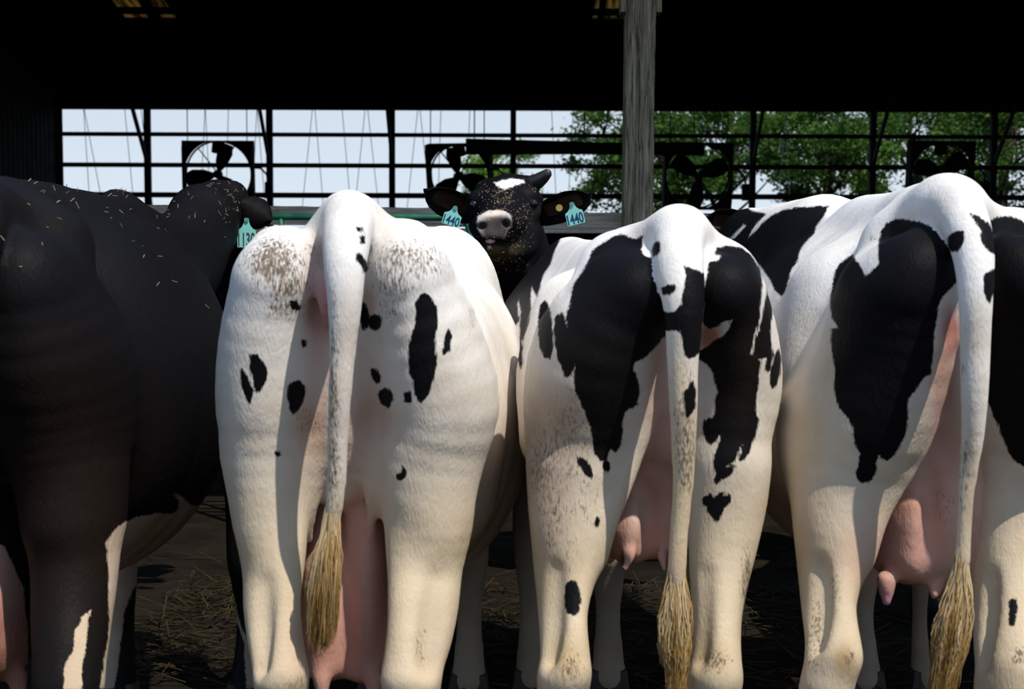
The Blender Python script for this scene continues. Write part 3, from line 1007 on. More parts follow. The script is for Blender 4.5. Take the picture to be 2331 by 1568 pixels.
def ear(root, base, tip, w0, wmax, cup, facing, name='ear', thick=.008, mat=M_EAR, up=(0, 0, 1), inner=True, prof=None):
    """cupped leaf from base to tip; facing = direction the hollow looks"""
    base = Vector(base); tip = Vector(tip)
    ax = tip - base; L = ax.length; ax.normalize()
    fc = Vector(facing); fc = (fc - ax * fc.dot(ax)).normalized()
    sd = ax.cross(fc).normalized()
    nu, nv = 16, 9
    outer = []; inn = []
    for i in range(nu):
        u = i / (nu - 1)
        if prof: w = np.interp(u, [q[0] for q in prof], [q[1] for q in prof])
        else: w = (w0 * (1 - u) + wmax * math.sin(math.pi * min(1, u * .95 + .05)) ** .75)
        w = max(w, .002)
        for j in range(nv):
            v = (j / (nv - 1)) * 2 - 1
            hol = cup * (v * v) * (1.15 - u * .5) + .10 * L * 0
            p = base + ax * (u * L) + sd * (v * w) + fc * (hol - cup * .5)
            outer.append(p - fc * thick * (1 - abs(v) ** 3) * .8 - fc * .002); inn.append(p + fc * .0015)
    m = MB()
    f = []
    n0 = nu * nv
    for i in range(nu - 1):
        for j in range(nv - 1):
            a = i * nv + j
            f.append((a, a + 1, a + nv + 1, a + nv))
            f.append((n0 + a + nv, n0 + a + nv + 1, n0 + a + 1, n0 + a))
    for i in range(nu - 1):
        a = i * nv; b_ = i * nv + nv - 1
        f.append((a + nv, n0 + a + nv, n0 + a, a)); f.append((b_, n0 + b_, n0 + b_ + nv, b_ + nv))
    for j in range(nv - 1):
        f.append((j, n0 + j, n0 + j + 1, j + 1)); a = (nu - 1) * nv + j; f.append((a + 1, n0 + a + 1, n0 + a, a))
    m.add(outer + inn, f)
    o = m.build(name, mat, root, True)
    if inner:
        o.data.materials.append(M_EARIN)
        for k, pl in enumerate(o.data.polygons):
            if k < 2 * (nu - 1) * (nv - 1) and k % 2 == 1:
                c = k // 2; i, j = divmod(c, nv - 1)
                if 2 <= i <= nu - 5 and 2 <= j <= nv - 4: pl.material_index = 1
    return o


def ear_tag(root, top, width, height, text, mat_ink, yaw=0, roll=0, pitch=0, slant=0.0, split=False, name='ear_tag', label=None):
    """two-piece flag tag hanging from the point top; text on its camera side"""
    M = Matrix.Translation(Vector(top)) @ Matrix.Rotation(yaw, 4, 'Z') @ Matrix.Rotation(roll, 4, 'Y') @ Matrix.Rotation(pitch, 4, 'X')
    w, h = width, height
    poly = [(-.12 * w, .0), (.12 * w, 0), (.14 * w, -.12 * h), (.2 * w, -.24 * h), (.32 * w, -.34 * h), (.46 * w, -.40 * h), (.5 * w, -.44 * h), (.5 * w, -.97 * h), (.47 * w, -h), (-.47 * w, -h), (-.5 * w, -.97 * h), (-.5 * w, -.44 * h), (-.46 * w, -.40 * h), (-.32 * w, -.34 * h), (-.2 * w, -.24 * h), (-.14 * w, -.12 * h)]
    m = MB(); m.prism(poly, .0022, M)
    t = m.build(name, M_TAG, root)
    if label: t['label'] = label
    m = MB(); m.tube([M @ Vector((0, -.006, -.05 * h)), M @ Vector((0, .006, -.05 * h))], .12 * w, 12); m.build('tag_button', M_TAGB, t)
    if text is None: return t
    cu = bpy.data.curves.new('tag_number', 'FONT'); cu.body = text; cu.size = h * .62; cu.align_x = 'CENTER'; cu.extrude = .0002; cu.offset = h * .012
    cu.space_character = 1.0
    tmp = bpy.data.objects.new('tmp', cu); COL.objects.link(tmp)
    dg = bpy.context.evaluated_depsgraph_get()
    me = bpy.data.meshes.new_from_object(tmp.evaluated_get(dg))
    v = np.array([q.co for q in me.vertices]); fc = [tuple(p.vertices) for p in me.polygons]
    bpy.data.objects.remove(tmp); bpy.data.meshes.remove(me)
    ww = v[:, 0].max() - v[:, 0].min()
    v[:, 0] = (v[:, 0] - (v[:, 0].max() + v[:, 0].min()) / 2) * (w * .90 / ww)
    v[:, 1] = v[:, 1] * (h * .46 / v[:, 1].max())
    wv = [M @ Vector((q[0], -.0016 - q[2], q[1] - h * .95 + slant * q[0])) for q in v]
    place('tag_number', np.array(wv), fc, mat_ink, t)
    return t


def bits(root, pts, name='straw_bits', mat=M_STRAW, ln=(.008, .03), th=.0012, seed=3):
    rg = np.random.default_rng(seed); m = MB()
    for p in pts:
        d_ = rg.normal(0, 1, 3); d_[1] *= .5; d_ /= np.linalg.norm(d_); L = rg.uniform(*ln)
        m.bar(np.array(p) - d_ * L / 2, np.array(p) + d_ * L / 2, th * rg.uniform(.8, 2.4), th, up=(.3, .8, .52))
    o = m.build(name, mat, root); o['kind'] = 'stuff'
    return o


def surf_points(body, root, boxes, n, seed, off=.002):
    """points on the camera-facing surface of a body mesh inside pixel boxes"""
    rg = np.random.default_rng(seed)
    me = body.data; k = len(me.vertices)
    co = np.empty(k * 3, np.float32); me.vertices.foreach_get('co', co); co = co.reshape(-1, 3) + np.array(root.location)
    no = np.empty(k * 3, np.float32); me.vertices.foreach_get('normal', no); no = no.reshape(-1, 3)
    vd = CO - co; vd /= np.linalg.norm(vd, axis=1, keepdims=True)
    fcg = (no * vd).sum(1) > .05
    pp = proj(co); out = []
    for (x0, y0, x1, y1), q in zip(boxes, n):
        ii = np.nonzero(fcg & (pp[:, 0] > x0) & (pp[:, 0] < x1) & (pp[:, 1] > y0) & (pp[:, 1] < y1))[0]
        if len(ii):
            s = rg.choice(ii, min(q, len(ii)), False); out += list(co[s] + no[s] * off + (lambda j: j - no[s] * (j * no[s]).sum(1, keepdims=True))(rg.normal(0, .005, (len(s), 3))))
    return out


# ================================================================== the white cow
YB = 2.70
rootB = empty('cow', (-.30, YB + .3, 0), 'mostly white cow seen from behind, few black spots, brown stains beside the tail', 'cow', 'cows lined up at the barn')
xmB = lambda y: -.305 + (y - 2.7) * .062
S = (1, 1.5, 1)
pr = []
pr += C((792, 486, 2.80, 50), (798, 520, 3.05, 62), (850, 575, 3.45, 70), k=.06)
pr += C((780, 508, 2.84, 44), (705, 562, 2.95, 46), (632, 574, 3.02, 50), k=.05) + C((812, 508, 2.84, 44), (875, 558, 2.95, 46), (928, 566, 3.02, 54), k=.05)
pr += C((630, 588, 3.0, 60)) + C((926, 580, 3.0, 66))
pr += C((636, 612, 2.80, 74), s=(1, 1, 1.15), k=.09) + C((922, 602, 2.80, 80), s=(1, 1, 1.15), k=.09)
pr += C((626, 650, 2.85, 98), (614, 790, 2.89, 114), (616, 930, 2.92, 120), (616, 1060, 2.92, 94), (610, 1160, 2.93, 70), s=S)
pr += C((940, 650, 2.86, 100), (978, 790, 2.90, 126), (1002, 920, 2.93, 136), (980, 1040, 2.93, 114), (970, 1160, 2.95, 86), s=S)
pr += C((785, 640, 2.9, 90), (780, 800, 2.92, 110), (775, 960, 2.94, 105), (778, 1080, 2.97, 80), k=.05)
pr += C((608, 1040, 2.9, 98), (611, 1120, 2.88, 88), (612, 1190, 2.87, 80), (620, 1290, 2.86, 69), (614, 1380, 2.82, 60), (624, 1470, 2.77, 57), (638, 1540, 2.73, 54), s=(1, 1.25, 1), k=.03, g='leg')
pr += C((978, 1040, 2.92, 118), (978, 1120, 2.89, 106), (980, 1190, 2.88, 98), (972, 1290, 2.87, 83), (968, 1380, 2.83, 77), (962, 1460, 2.78, 66), (942, 1545, 2.73, 57), s=(1, 1.25, 1), k=.03, g='leg')
# tendons down to the hocks and the folds beside the udder
pr += C((640, 1120, 2.90, 30), (650, 1250, 2.83, 28), (650, 1400, 2.755, 27), (648, 1530, 2.705, 34), k=.06, g='leg')
pr += C((945, 1120, 2.92, 34), (932, 1250, 2.84, 32), (920, 1400, 2.755, 28), (915, 1540, 2.705, 36), k=.06, g='leg')
pr += C((700, 900, 2.95, 30), (700, 1000, 2.885, 24), (704, 1100, 2.88, 15), (706, 1230, 2.93, 8), k=.04) + C((850, 880, 2.96, 30), (850, 1000, 2.895, 24), (848, 1100, 2.89, 15), (845, 1230, 2.94, 8), k=.04)
pr += hind_low(640, 1545, 2.73, 50) + hind_low(940, 1550, 2.73, 52)
# vulva
pr += C((738, 640, 2.79, 22), (745, 690, 2.775, 22), (748, 740, 2.79, 13), k=.02)
pr += C((750, 1150, 3.08, 30), (742, 1290, 3.02, 52), (742, 1400, 3.02, 60), (745, 1488, 3.03, 58), s=(1, 2.0, 1), k=.03, g='udder')
pr += C((828, 1080, 3.03, 48), (836, 1240, 3.02, 54), (838, 1390, 3.02, 60), (832, 1488, 3.03, 60), s=(1, 2.0, 1), k=.03, g='udder')
pr += C((732, 1545, 2.93, 20), (735, 1596, 2.93, 13), g='teat', k=.02) + C((852, 1545, 2.93, 20), (850, 1596, 2.93, 13), g='teat', k=.02)
pr += C((996, 1320, 2.77, 6), (985, 1430, 2.72, 22), (978, 1510, 2.69, 20), g='groove', k=.01) + C((602, 1330, 2.76, 5), (602, 1430, 2.73, 15), (604, 1520, 2.70, 15), g='groove', k=.01) + C((790, 1180, 2.915, 10), (790, 1510, 2.915, 12), g='groove', k=.01)
tB = [(794, 500, 2.76, 60), (788, 560, 2.69, 54), (785, 620, 2.66, 47), (785, 700, 2.65, 39), (780, 800, 2.65, 31), (774, 900, 2.65, 27), (769, 1000, 2.66, 25), (766, 1100, 2.67, 23), (756, 1190, 2.68, 20), (748, 1260, 2.69, 14)]
pr += C(*tB, g='tail', k=.03)
pr += front(YB, xmB, 1.372, .50, .30, [1068, 862], 4.25, mul=(.86, 1, .86, .66), shw=.8, neck=[(xmB(4.3), 4.3, 1.2, .17), (xmB(4.7), 4.65, 1.0, .13)], head=[(xmB(4.7), 4.68, .98, .12), (xmB(4.9), 4.86, .72, .075)])
# flank: thigh to belly fold on the right
pr += C((1010, 1000, 3.15, 80), (1040, 1150, 3.25, 62), k=.08)
sp = [Z3(q) for q in (
    [(310, 1065), (350, 1060), (380, 1100), (410, 1150), (410, 1210), (380, 1260), (360, 1290), (340, 1270), (335, 1220), (315, 1150)],
    [(260, 1150), (285, 1180), (300, 1220), (328, 1270), (325, 1310), (308, 1355), (285, 1320), (265, 1270), (258, 1210)],
    [(560, 1230), (610, 1220), (640, 1265), (630, 1340), (600, 1390), (570, 1420), (545, 1390), (535, 1310), (540, 1250)],
    [(550, 750), (590, 745), (610, 785), (595, 803), (560, 788)],
    [(620, 982), (645, 978), (645, 1015), (623, 1020)],
    [(1320, 715), (1350, 700), (1390, 720), (1400, 760), (1425, 790), (1425, 880), (1410, 960), (1410, 1050), (1425, 1075), (1415, 1160), (1395, 1230), (1370, 1300), (1325, 1355), (1295, 1310), (1285, 1230), (1260, 1180), (1255, 1070), (1265, 990), (1290, 900), (1300, 820), (1300, 760)],
    [(1480, 935), (1498, 910), (1508, 960), (1494, 1045), (1460, 1065), (1462, 1010)],
    [(1032, 1148), (1060, 1150), (1088, 1190), (1083, 1222), (1065, 1242), (1040, 1205)],
    [(1075, 1288), (1120, 1262), (1158, 1293), (1163, 1330), (1140, 1378), (1100, 1358), (1078, 1327)],
    [(1228, 1292), (1265, 1288), (1268, 1345), (1228, 1345)],
    [(1018, 838), (1050, 828), (1092, 843), (1090, 892), (1060, 922), (1023, 902)],
    [(972, 745), (1000, 765), (1018, 830), (1012, 900), (985, 922), (965, 850)])]  # last outline is shading beside the tail, painted as a dark patch
sp += [Z4(q) for q in ([(460, 155), (488, 155), (494, 178), (468, 188)], [(1215, 242), (1243, 270), (1238, 302), (1210, 323), (1176, 312), (1188, 290), (1210, 280)])]
tpB = [Z3(q) for q in ([(948, 306), (978, 311), (983, 332), (955, 330)], [(968, 362), (993, 358), (993, 398), (973, 402)], [(935, 470), (960, 465), (985, 490), (1005, 520), (1012, 552), (990, 577), (980, 540), (950, 510)])]
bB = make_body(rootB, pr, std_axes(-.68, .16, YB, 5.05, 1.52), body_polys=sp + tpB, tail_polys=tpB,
          dabs=[(725, 700, 30, 110, (.50, .22, .20), .75), (745, 700, 14, 60, (.55, .20, .22), .8), (725, 880, 32, 140, (.56, .36, .27), .6), (830, 900, 28, 170, (.58, .36, .26), .55), (705, 970, 35, 60, (.42, .25, .15), .6), (850, 950, 40, 60, (.45, .28, .18), .5), (840, 690, 16, 40, (.62, .38, .28), .6),
                (880, 500, 40, 45, (.70, .52, .42), .45), (800, 470, 90, 20, (.6, .45, .36), .3), (780, 1010, 60, 90, (.55, .34, .26), .5, 'b'), (790, 900, 25, 250, (.74, .62, .56), .4, 't'), (1120, 1220, 50, 60, (.50, .36, .22), .5), (760, 1480, 90, 70, (.50, .24, .18), .5), (985, 1440, 40, 70, (.5, .4, .3), .4)],
          dirt=[(622, 596, 62, 52, 1.15), (650, 645, 52, 40, 1.0), (645, 700, 42, 26, .8), (930, 595, 78, 44, .85), (900, 650, 45, 32, .75), (885, 700, 22, 40, .5), (700, 960, 26, 30, .5), (760, 950, 12, 260, .85, 't'), (1075, 730, 8, 45, .4), (672, 1555, 26, 14, .7), (960, 1470, 16, 50, .45), (705, 570, 20, 16, .5)],
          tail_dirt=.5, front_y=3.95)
switch(rootB, [(766, 1080, 2.672, 23), (759, 1150, 2.672, 22), (752, 1210, 2.67, 25), (744, 1270, 2.665, 34), (737, 1330, 2.67, 38), (733, 1400, 2.68, 38), (730, 1460, 2.68, 32), (722, 1515, 2.69, 18)], 900, 2, rad=.0010, wav=.0025)
hooves(rootB, [(P(640, 1545, 2.73)[0], 2.73), (P(940, 1545, 2.73)[0], 2.73), (P(1068, 1400, 4.25)[0], 4.22), (P(862, 1400, 4.25)[0], 4.22)])

# ================================================================== the black and white cow in the middle
YC = 2.80
rootC = empty('cow', (.33, YC + .3, 0), 'black and white cow seen from behind, large black patches over both haunches', 'cow', 'cows lined up at the barn')
xmC = lambda y: .335 - (y - 2.8) * .105
pr = []
pr += C((1545, 524, 2.88, 44), (1510, 548, 3.15, 52), (1450, 580, 3.6, 64), k=.06)
pr += C((1530, 535, 2.92, 48), (1420, 600, 3.08, 64), k=.06) + C((1565, 530, 2.92, 44), (1650, 608, 3.05, 54), k=.05)
pr += C((1395, 612, 3.05, 78)) + C((1664, 630, 3.02, 58))
pr += C((1465, 665, 2.86, 78)) + C((1640, 660, 2.86, 72))
pr += C((1415, 680, 2.95, 112), (1360, 800, 3.0, 150), (1338, 930, 3.04, 148), (1312, 1070, 3.03, 108), (1298, 1180, 3.03, 76), s=S)
pr += C((1650, 680, 2.94, 95), (1664, 780, 2.97, 106), (1670, 880, 2.99, 107), (1660, 1000, 2.97, 92), (1655, 1110, 2.98, 84), (1650, 1190, 3.0, 66), s=S)
pr += C((1555, 700, 2.97, 90), (1550, 850, 3.02, 100), (1530, 980, 3.06, 90), k=.05)
pr += C((1308, 1080, 2.97, 108), (1298, 1150, 2.95, 97), (1293, 1210, 2.935, 87), (1286, 1300, 2.92, 72), (1278, 1390, 2.88, 55), (1280, 1470, 2.84, 52), (1282, 1545, 2.8, 54), s=(1, 1.25, 1), k=.03, g='leg')
pr += C((1656, 1060, 2.94, 92), (1653, 1140, 2.93, 88), (1648, 1210, 2.92, 82), (1638, 1300, 2.9, 69), (1632, 1390, 2.87, 57), (1630, 1470, 2.84, 54), (1627, 1550, 2.8, 55), s=(1, 1.25, 1), k=.03, g='leg')
pr += C((1312, 1120, 2.95, 30), (1316, 1260, 2.88, 27), (1306, 1400, 2.81, 23), (1302, 1520, 2.765, 34), k=.06, g='leg') + C((1645, 1120, 2.95, 30), (1642, 1260, 2.88, 27), (1634, 1400, 2.81, 26), (1636, 1530, 2.765, 36), k=.06, g='leg')
# skin fold from the pin bone down the inside of the left leg
pr += C((1452, 930, 2.95, 42), (1420, 1060, 2.93, 34), (1372, 1180, 2.9, 30), (1350, 1260, 2.9, 24), k=.05, g='leg')
pr += hind_low(1282, 1550, 2.8, 50) + hind_low(1627, 1555, 2.8, 50)
pr += C((1490, 930, 3.08, 48), (1462, 1080, 3.1, 52), (1440, 1180, 3.1, 66), (1432, 1220, 3.1, 62), s=(1, 1.7, 1), k=.03, g='udder')
pr += C((1530, 930, 3.08, 48), (1525, 1080, 3.1, 50), (1518, 1180, 3.1, 60), (1515, 1215, 3.1, 58), s=(1, 1.7, 1), k=.03, g='udder')
pr += C((1434, 1262, 3.0, 16), (1422, 1294, 2.985, 9), g='teat', k=.02) + C((1505, 1262, 3.0, 16), (1513, 1294, 2.985, 9), g='teat', k=.02) + C((1392, 1250, 3.3, 18), (1388, 1274, 3.3, 12), g='teat', k=.02)
pr += C((1264, 1300, 2.835, 5), (1260, 1410, 2.80, 16), (1258, 1500, 2.775, 14), g='groove', k=.01) + C((1600, 1310, 2.82, 5), (1598, 1410, 2.79, 14), (1596, 1500, 2.77, 12), g='groove', k=.01) + C((1475, 1120, 3.02, 8), (1473, 1270, 3.01, 10), g='groove', k=.01)
tC = [(1545, 545, 2.86, 56), (1547, 610, 2.79, 56), (1556, 690, 2.75, 48), (1556, 760, 2.74, 41), (1554, 840, 2.74, 36), (1556, 930, 2.74, 33), (1556, 1010, 2.75, 29), (1555, 1100, 2.76, 25), (1547, 1200, 2.76, 22), (1541, 1290, 2.76, 23), (1540, 1335, 2.76, 18)]
pr += C(*tC, g='tail', k=.03)
pr += front(YC, xmC, 1.37, .575, .30, [1385, 1212], 4.3, mul=(.82, .86, .86, .78), neck=[(xmC(4.3), 4.3, 1.1, .16), (xmC(4.7), 4.6, .85, .12)], head=[(xmC(4.7), 4.62, .8, .12), (xmC(4.75), 4.72, .52, .075)])
pr += C((1290, 700, 3.35, 70), (1250, 850, 3.3, 70), (1255, 1000, 3.2, 70), k=.08)
bodyC = [
    Z5([(720, 400), (770, 365), (830, 350), (880, 372), (915, 380), (950, 355), (945, 400), (935, 440), (960, 480), (1000, 490), (1015, 500), (1040, 560), (1080, 640), (1100, 720), (1110, 800), (1115, 860), (1110, 920), (1070, 960), (1010, 1030), (960, 1080), (900, 1110), (890, 1150), (905, 1180), (925, 1240), (930, 1290), (915, 1360), (870, 1390), (840, 1410), (825, 1470), (825, 1568)])
    + Z6([(820, 0), (825, 60), (815, 120), (790, 160), (760, 140), (740, 160), (735, 190), (715, 210), (690, 205), (665, 170), (655, 120), (650, 60), (640, 0)])
    + Z5([(635, 1500), (615, 1420), (580, 1350), (555, 1290), (545, 1200), (550, 1110), (535, 1150), (515, 1190), (490, 1200), (470, 1140), (445, 1080), (430, 1000), (425, 900), (430, 840), (470, 815), (490, 880), (497, 905), (500, 820), (520, 760), (530, 690), (545, 640), (600, 560), (630, 500), (650, 450), (680, 420)]),
    Z5([(345, 770), (370, 740), (390, 790), (405, 850), (410, 930), (412, 1020), (395, 1095), (365, 1075), (340, 1030), (330, 940), (330, 850)]),
    Z5([(340, 385), (400, 350), (440, 350), (455, 380), (430, 430), (410, 480), (395, 530), (360, 580), (345, 620), (320, 715), (300, 680), (288, 650), (280, 700), (280, 790), (262, 880), (240, 960), (232, 985), (222, 940), (220, 880), (228, 800), (212, 735), (200, 760), (205, 830), (215, 860), (190, 890), (185, 940), (170, 950), (150, 880), (130, 800), (80, 730), (100, 600), (180, 500), (260, 430)]),
    Z5([(190, 990), (215, 955), (230, 1010), (232, 1100), (225, 1150), (205, 1080)]),
    Z5([(1390, 430), (1450, 420), (1540, 430), (1600, 480), (1645, 560), (1660, 650), (1650, 740), (1640, 840), (1620, 930), (1600, 1000), (1585, 1060), (1650, 1100), (1640, 1180), (1630, 1260), (1620, 1350), (1620, 1420), (1640, 1450), (1620, 1530), (1605, 1568)])
    + Z6([(1635, 0), (1610, 80), (1580, 160), (1550, 205), (1520, 215), (1548, 115), (1530, 112), (1505, 190), (1490, 212), (1440, 240), (1430, 255), (1500, 240), (1480, 285), (1440, 310), (1420, 320), (1395, 348), (1370, 330), (1390, 290), (1380, 270), (1370, 220), (1375, 170), (1395, 130), (1415, 80), (1420, 45), (1400, 60), (1380, 100), (1350, 115), (1320, 85), (1310, 50), (1315, 0)])
    + Z5([(1310, 1500), (1315, 1455), (1365, 1440), (1385, 1400), (1380, 1340), (1395, 1290), (1380, 1220), (1365, 1160), (1330, 1120), (1270, 1070), (1280, 1050), (1330, 1020), (1375, 980), (1420, 960), (1455, 930), (1470, 890), (1490, 850), (1440, 860), (1390, 890), (1345, 910), (1315, 880), (1300, 840), (1320, 760), (1305, 720), (1320, 650), (1335, 580), (1345, 520), (1410, 500), (1415, 470), (1380, 465)]),
    Z5([(1690, 590), (1715, 650), (1722, 740), (1715, 850), (1705, 950), (1715, 1010), (1725, 1060), (1705, 1150), (1690, 1175), (1680, 1150), (1685, 1080), (1640, 1090), (1600, 1070), (1620, 1000), (1650, 920), (1670, 800), (1690, 700)]),
    Z5([(1755, 1030), (1770, 1080), (1765, 1180), (1745, 1240), (1720, 1265), (1705, 1220), (1715, 1150), (1735, 1070)]),
    Z6([(575, 185), (610, 205), (640, 250), (650, 290), (640, 315), (610, 295), (580, 245), (560, 200)]), Z6([(735, 210), (755, 225), (755, 260), (735, 282), (715, 255), (718, 222)]),
    Z6([(1300, 440), (1350, 410), (1370, 415), (1365, 440), (1400, 410), (1430, 395), (1425, 425), (1475, 415), (1465, 460), (1420, 510), (1405, 560), (1380, 580), (1365, 545), (1335, 510), (1330, 480), (1310, 470)]),
    Z6([(490, 945), (530, 920), (550, 925), (570, 980), (578, 1040), (570, 1110), (545, 1132), (500, 1115), (488, 1040)]), Z6([(676, 543), (693, 555), (683, 602), (664, 607), (668, 570)]),
    Z5([(1020, 400), (1045, 390), (1055, 420), (1045, 460), (1010, 480), (1005, 440)])]
tailC = [Z5([(1200, 540), (1240, 555), (1330, 590), (1330, 700), (1320, 780), (1310, 850), (1300, 900), (1300, 1040), (1250, 1080), (1215, 1085), (1200, 1040), (1190, 980), (1170, 920), (1060, 915), (1060, 850), (1070, 810), (1130, 815), (1180, 770), (1185, 710), (1200, 640), (1210, 590)]),
         Z5([(1060, 665), (1140, 645), (1145, 670), (1110, 705), (1070, 705)]), Z5([(1245, 1215), (1265, 1280), (1260, 1380), (1215, 1440), (1200, 1380), (1190, 1290), (1220, 1270)]), Z5([(1020, 400), (1045, 390), (1055, 420), (1045, 460), (1010, 480), (1005, 440)])]
bC = make_body(rootC, pr, std_axes(-.14, .68, YC, 4.95, 1.47), body_polys=bodyC, tail_polys=tailC,
          dabs=[(1500, 880, 22, 130, (.55, .33, .27), .75), (1520, 1000, 40, 120, (.60, .37, .30), .8), (1615, 770, 26, 36, (.42, .16, .09), .9), (1290, 930, 40, 50, (.50, .33, .18), .55), (1300, 1000, 60, 60, (.50, .37, .26), .5), (1250, 1010, 62, 170, (.46, .36, .28), .8), (1262, 1160, 40, 110, (.48, .37, .28), .6), (1445, 1150, 26, 60, (.62, .46, .38), .6), (1620, 1500, 40, 45, (.42, .30, .14), .5), (1290, 1500, 36, 45, (.48, .34, .16), .6), (1555, 1050, 40, 200, (.60, .46, .26), .6, 't'), (1548, 870, 16, 60, (.68, .55, .36), .5, 't'), (1545, 1300, 30, 40, (.62, .44, .30), .6, 't'),
                (1426, 1275, 12, 20, (.03, .03, .04), .9)],
          dirt=[(1235, 1060, 46, 90, .62), (1290, 1010, 52, 90, .5), (1262, 1150, 30, 70, .55), (1255, 1210, 20, 60, .5), (1330, 1130, 45, 70, .34), (1300, 930, 30, 50, .42), (1300, 1260, 22, 60, .32), (1563, 1030, 24, 110, .80, 't'), (1548, 940, 16, 60, .5, 't'), (1700, 1330, 14, 75, .95), (1628, 1505, 36, 26, .75), (1300, 1520, 26, 30, .8), (1560, 860, 40, 30, .35, 't')],
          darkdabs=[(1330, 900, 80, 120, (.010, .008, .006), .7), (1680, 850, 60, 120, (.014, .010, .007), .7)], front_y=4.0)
switch(rootC, [(1548, 1190, 2.762, 22), (1543, 1260, 2.76, 23), (1540, 1320, 2.758, 26), (1537, 1385, 2.75, 40), (1536, 1440, 2.75, 39), (1536, 1490, 2.75, 36), (1538, 1530, 2.75, 22), (1540, 1580, 2.75, 20), (1545, 1660, 2.75, 22), (1540, 1720, 2.75, 12)], 900, 4, rad=.0010, wav=.004)
hooves(rootC, [(P(1282, 1550, 2.8)[0], 2.8), (P(1627, 1550, 2.8)[0], 2.8), (P(1385, 1400, 4.3)[0], 4.27), (P(1212, 1400, 4.3)[0], 4.27)])

# ================================================================== the cow on the right
YD = 2.68
rootD = empty('cow', (.83, YD + .3, 0), 'rightmost cow seen from behind, white loin, large black haunch patch, full pink udder', 'cow', 'cows lined up at the barn')
xmD = lambda y: .855 + (y - 2.68) * .05
pr = []
pr += C((2165, 462, 2.78, 58), (2110, 480, 3.0, 62), (2050, 505, 3.3, 64), (1980, 510, 3.7, 64), k=.07)
pr += C((2140, 480, 2.82, 60), (2050, 560, 2.98, 70), k=.06) + C((2190, 490, 2.82, 56), (2310, 560, 2.98, 70), k=.06)
pr += C((2040, 566, 2.96, 76)) + C((2320, 560, 2.96, 74))
pr += C((2090, 620, 2.76, 92)) + C((2320, 620, 2.78, 84))
pr += C((2035, 680, 2.85, 128), (2010, 810, 2.9, 146), (1960, 950, 2.94, 150), (1915, 1080, 2.95, 110), (1900, 1190, 2.96, 80), s=S)
pr += C((2330, 680, 2.85, 116), (2360, 820, 2.9, 150), (2360, 960, 2.94, 150), (2345, 1080, 2.95, 104), (2315, 1190, 2.96, 76), s=S)
pr += C((2195, 680, 2.88, 110), (2180, 820, 2.94, 110), (2160, 950, 2.98, 90), k=.05)
pr += C((1914, 1070, 2.93, 114), (1903, 1140, 2.9, 100), (1897, 1200, 2.885, 91), (1890, 1290, 2.87, 75), (1884, 1380, 2.83, 60), (1888, 1450, 2.78, 56), (1890, 1500, 2.75, 58), (1882, 1560, 2.73, 53), s=(1, 1.25, 1), k=.03, g='leg')
pr += C((2335, 1090, 2.92, 104), (2318, 1190, 2.9, 92), (2300, 1290, 2.87, 82), (2292, 1380, 2.83, 74), (2290, 1470, 2.78, 70), (2290, 1560, 2.74, 64), s=(1, 1.25, 1), k=.03, g='leg')
pr += C((1920, 1120, 2.9, 30), (1922, 1250, 2.83, 26), (1914, 1380, 2.755, 24), (1916, 1490, 2.71, 34), k=.06, g='leg') + C((2320, 1120, 2.9, 30), (2312, 1250, 2.83, 28), (2308, 1400, 2.755, 27), (2312, 1510, 2.71, 36), k=.06, g='leg')
pr += C((2075, 960, 2.88, 50), (2030, 1070, 2.87, 40), (1980, 1170, 2.86, 34), (1955, 1260, 2.84, 26), k=.05, g='leg')
pr += hind_low(1882, 1560, 2.73, 50) + hind_low(2290, 1560, 2.74, 54)
pr += C((2130, 880, 3.02, 50), (2098, 1030, 3.02, 76), (2075, 1140, 3.02, 98), (2060, 1235, 3.02, 92), s=(1, 1.6, 1), k=.05, g='udder')
pr += C((2190, 900, 3.02, 60), (2180, 1030, 3.02, 66), (2172, 1150, 3.02, 86), (2165, 1235, 3.03, 88), s=(1, 1.6, 1), k=.05, g='udder')
pr += C((2018, 1322, 2.93, 25), (2018, 1370, 2.925, 12), g='teat', k=.03) + C((2132, 1318, 2.94, 24), (2128, 1352, 2.92, 14), g='teat', k=.025)
pr += C((2168, 700, 2.80, 16), (2172, 760, 2.80, 14), k=.02)
pr += C((1872, 1290, 2.80, 5), (1870, 1390, 2.755, 17), (1866, 1470, 2.725, 14), g='groove', k=.01) + C((2262, 1320, 2.80, 5), (2258, 1420, 2.76, 12), (2256, 1510, 2.735, 10), g='groove', k=.01) + C((2118, 1080, 2.90, 10), (2112, 1330, 2.88, 14), g='groove', k=.01)
tD = [(2178, 470, 2.75, 60), (2205, 530, 2.68, 52), (2218, 600, 2.64, 45), (2221, 690, 2.62, 38), (2220, 790, 2.62, 35), (2219, 880, 2.62, 32), (2215, 980, 2.63, 27), (2207, 1060, 2.64, 22), (2199, 1130, 2.64, 19), (2194, 1210, 2.64, 18), (2190, 1280, 2.64, 19)]
pr += C(*tD, g='tail', k=.03)
pr += front(YD, xmD, 1.435, .56, .345,  [1963, 2110], 4.3, neck=[(xmD(4.2), 4.25, 1.28, .19), (.84, 4.7, 1.31, .145), (.83, 4.95, 1.35, .115)], head=[(.83, 4.98, 1.355, .105), (.81, 5.12, 1.33, .105), (.80, 5.32, 1.18, .07)])
pr += C((1915, 680, 3.15, 105), (1895, 850, 3.1, 108), (1885, 1000, 3.03, 90), k=.12)
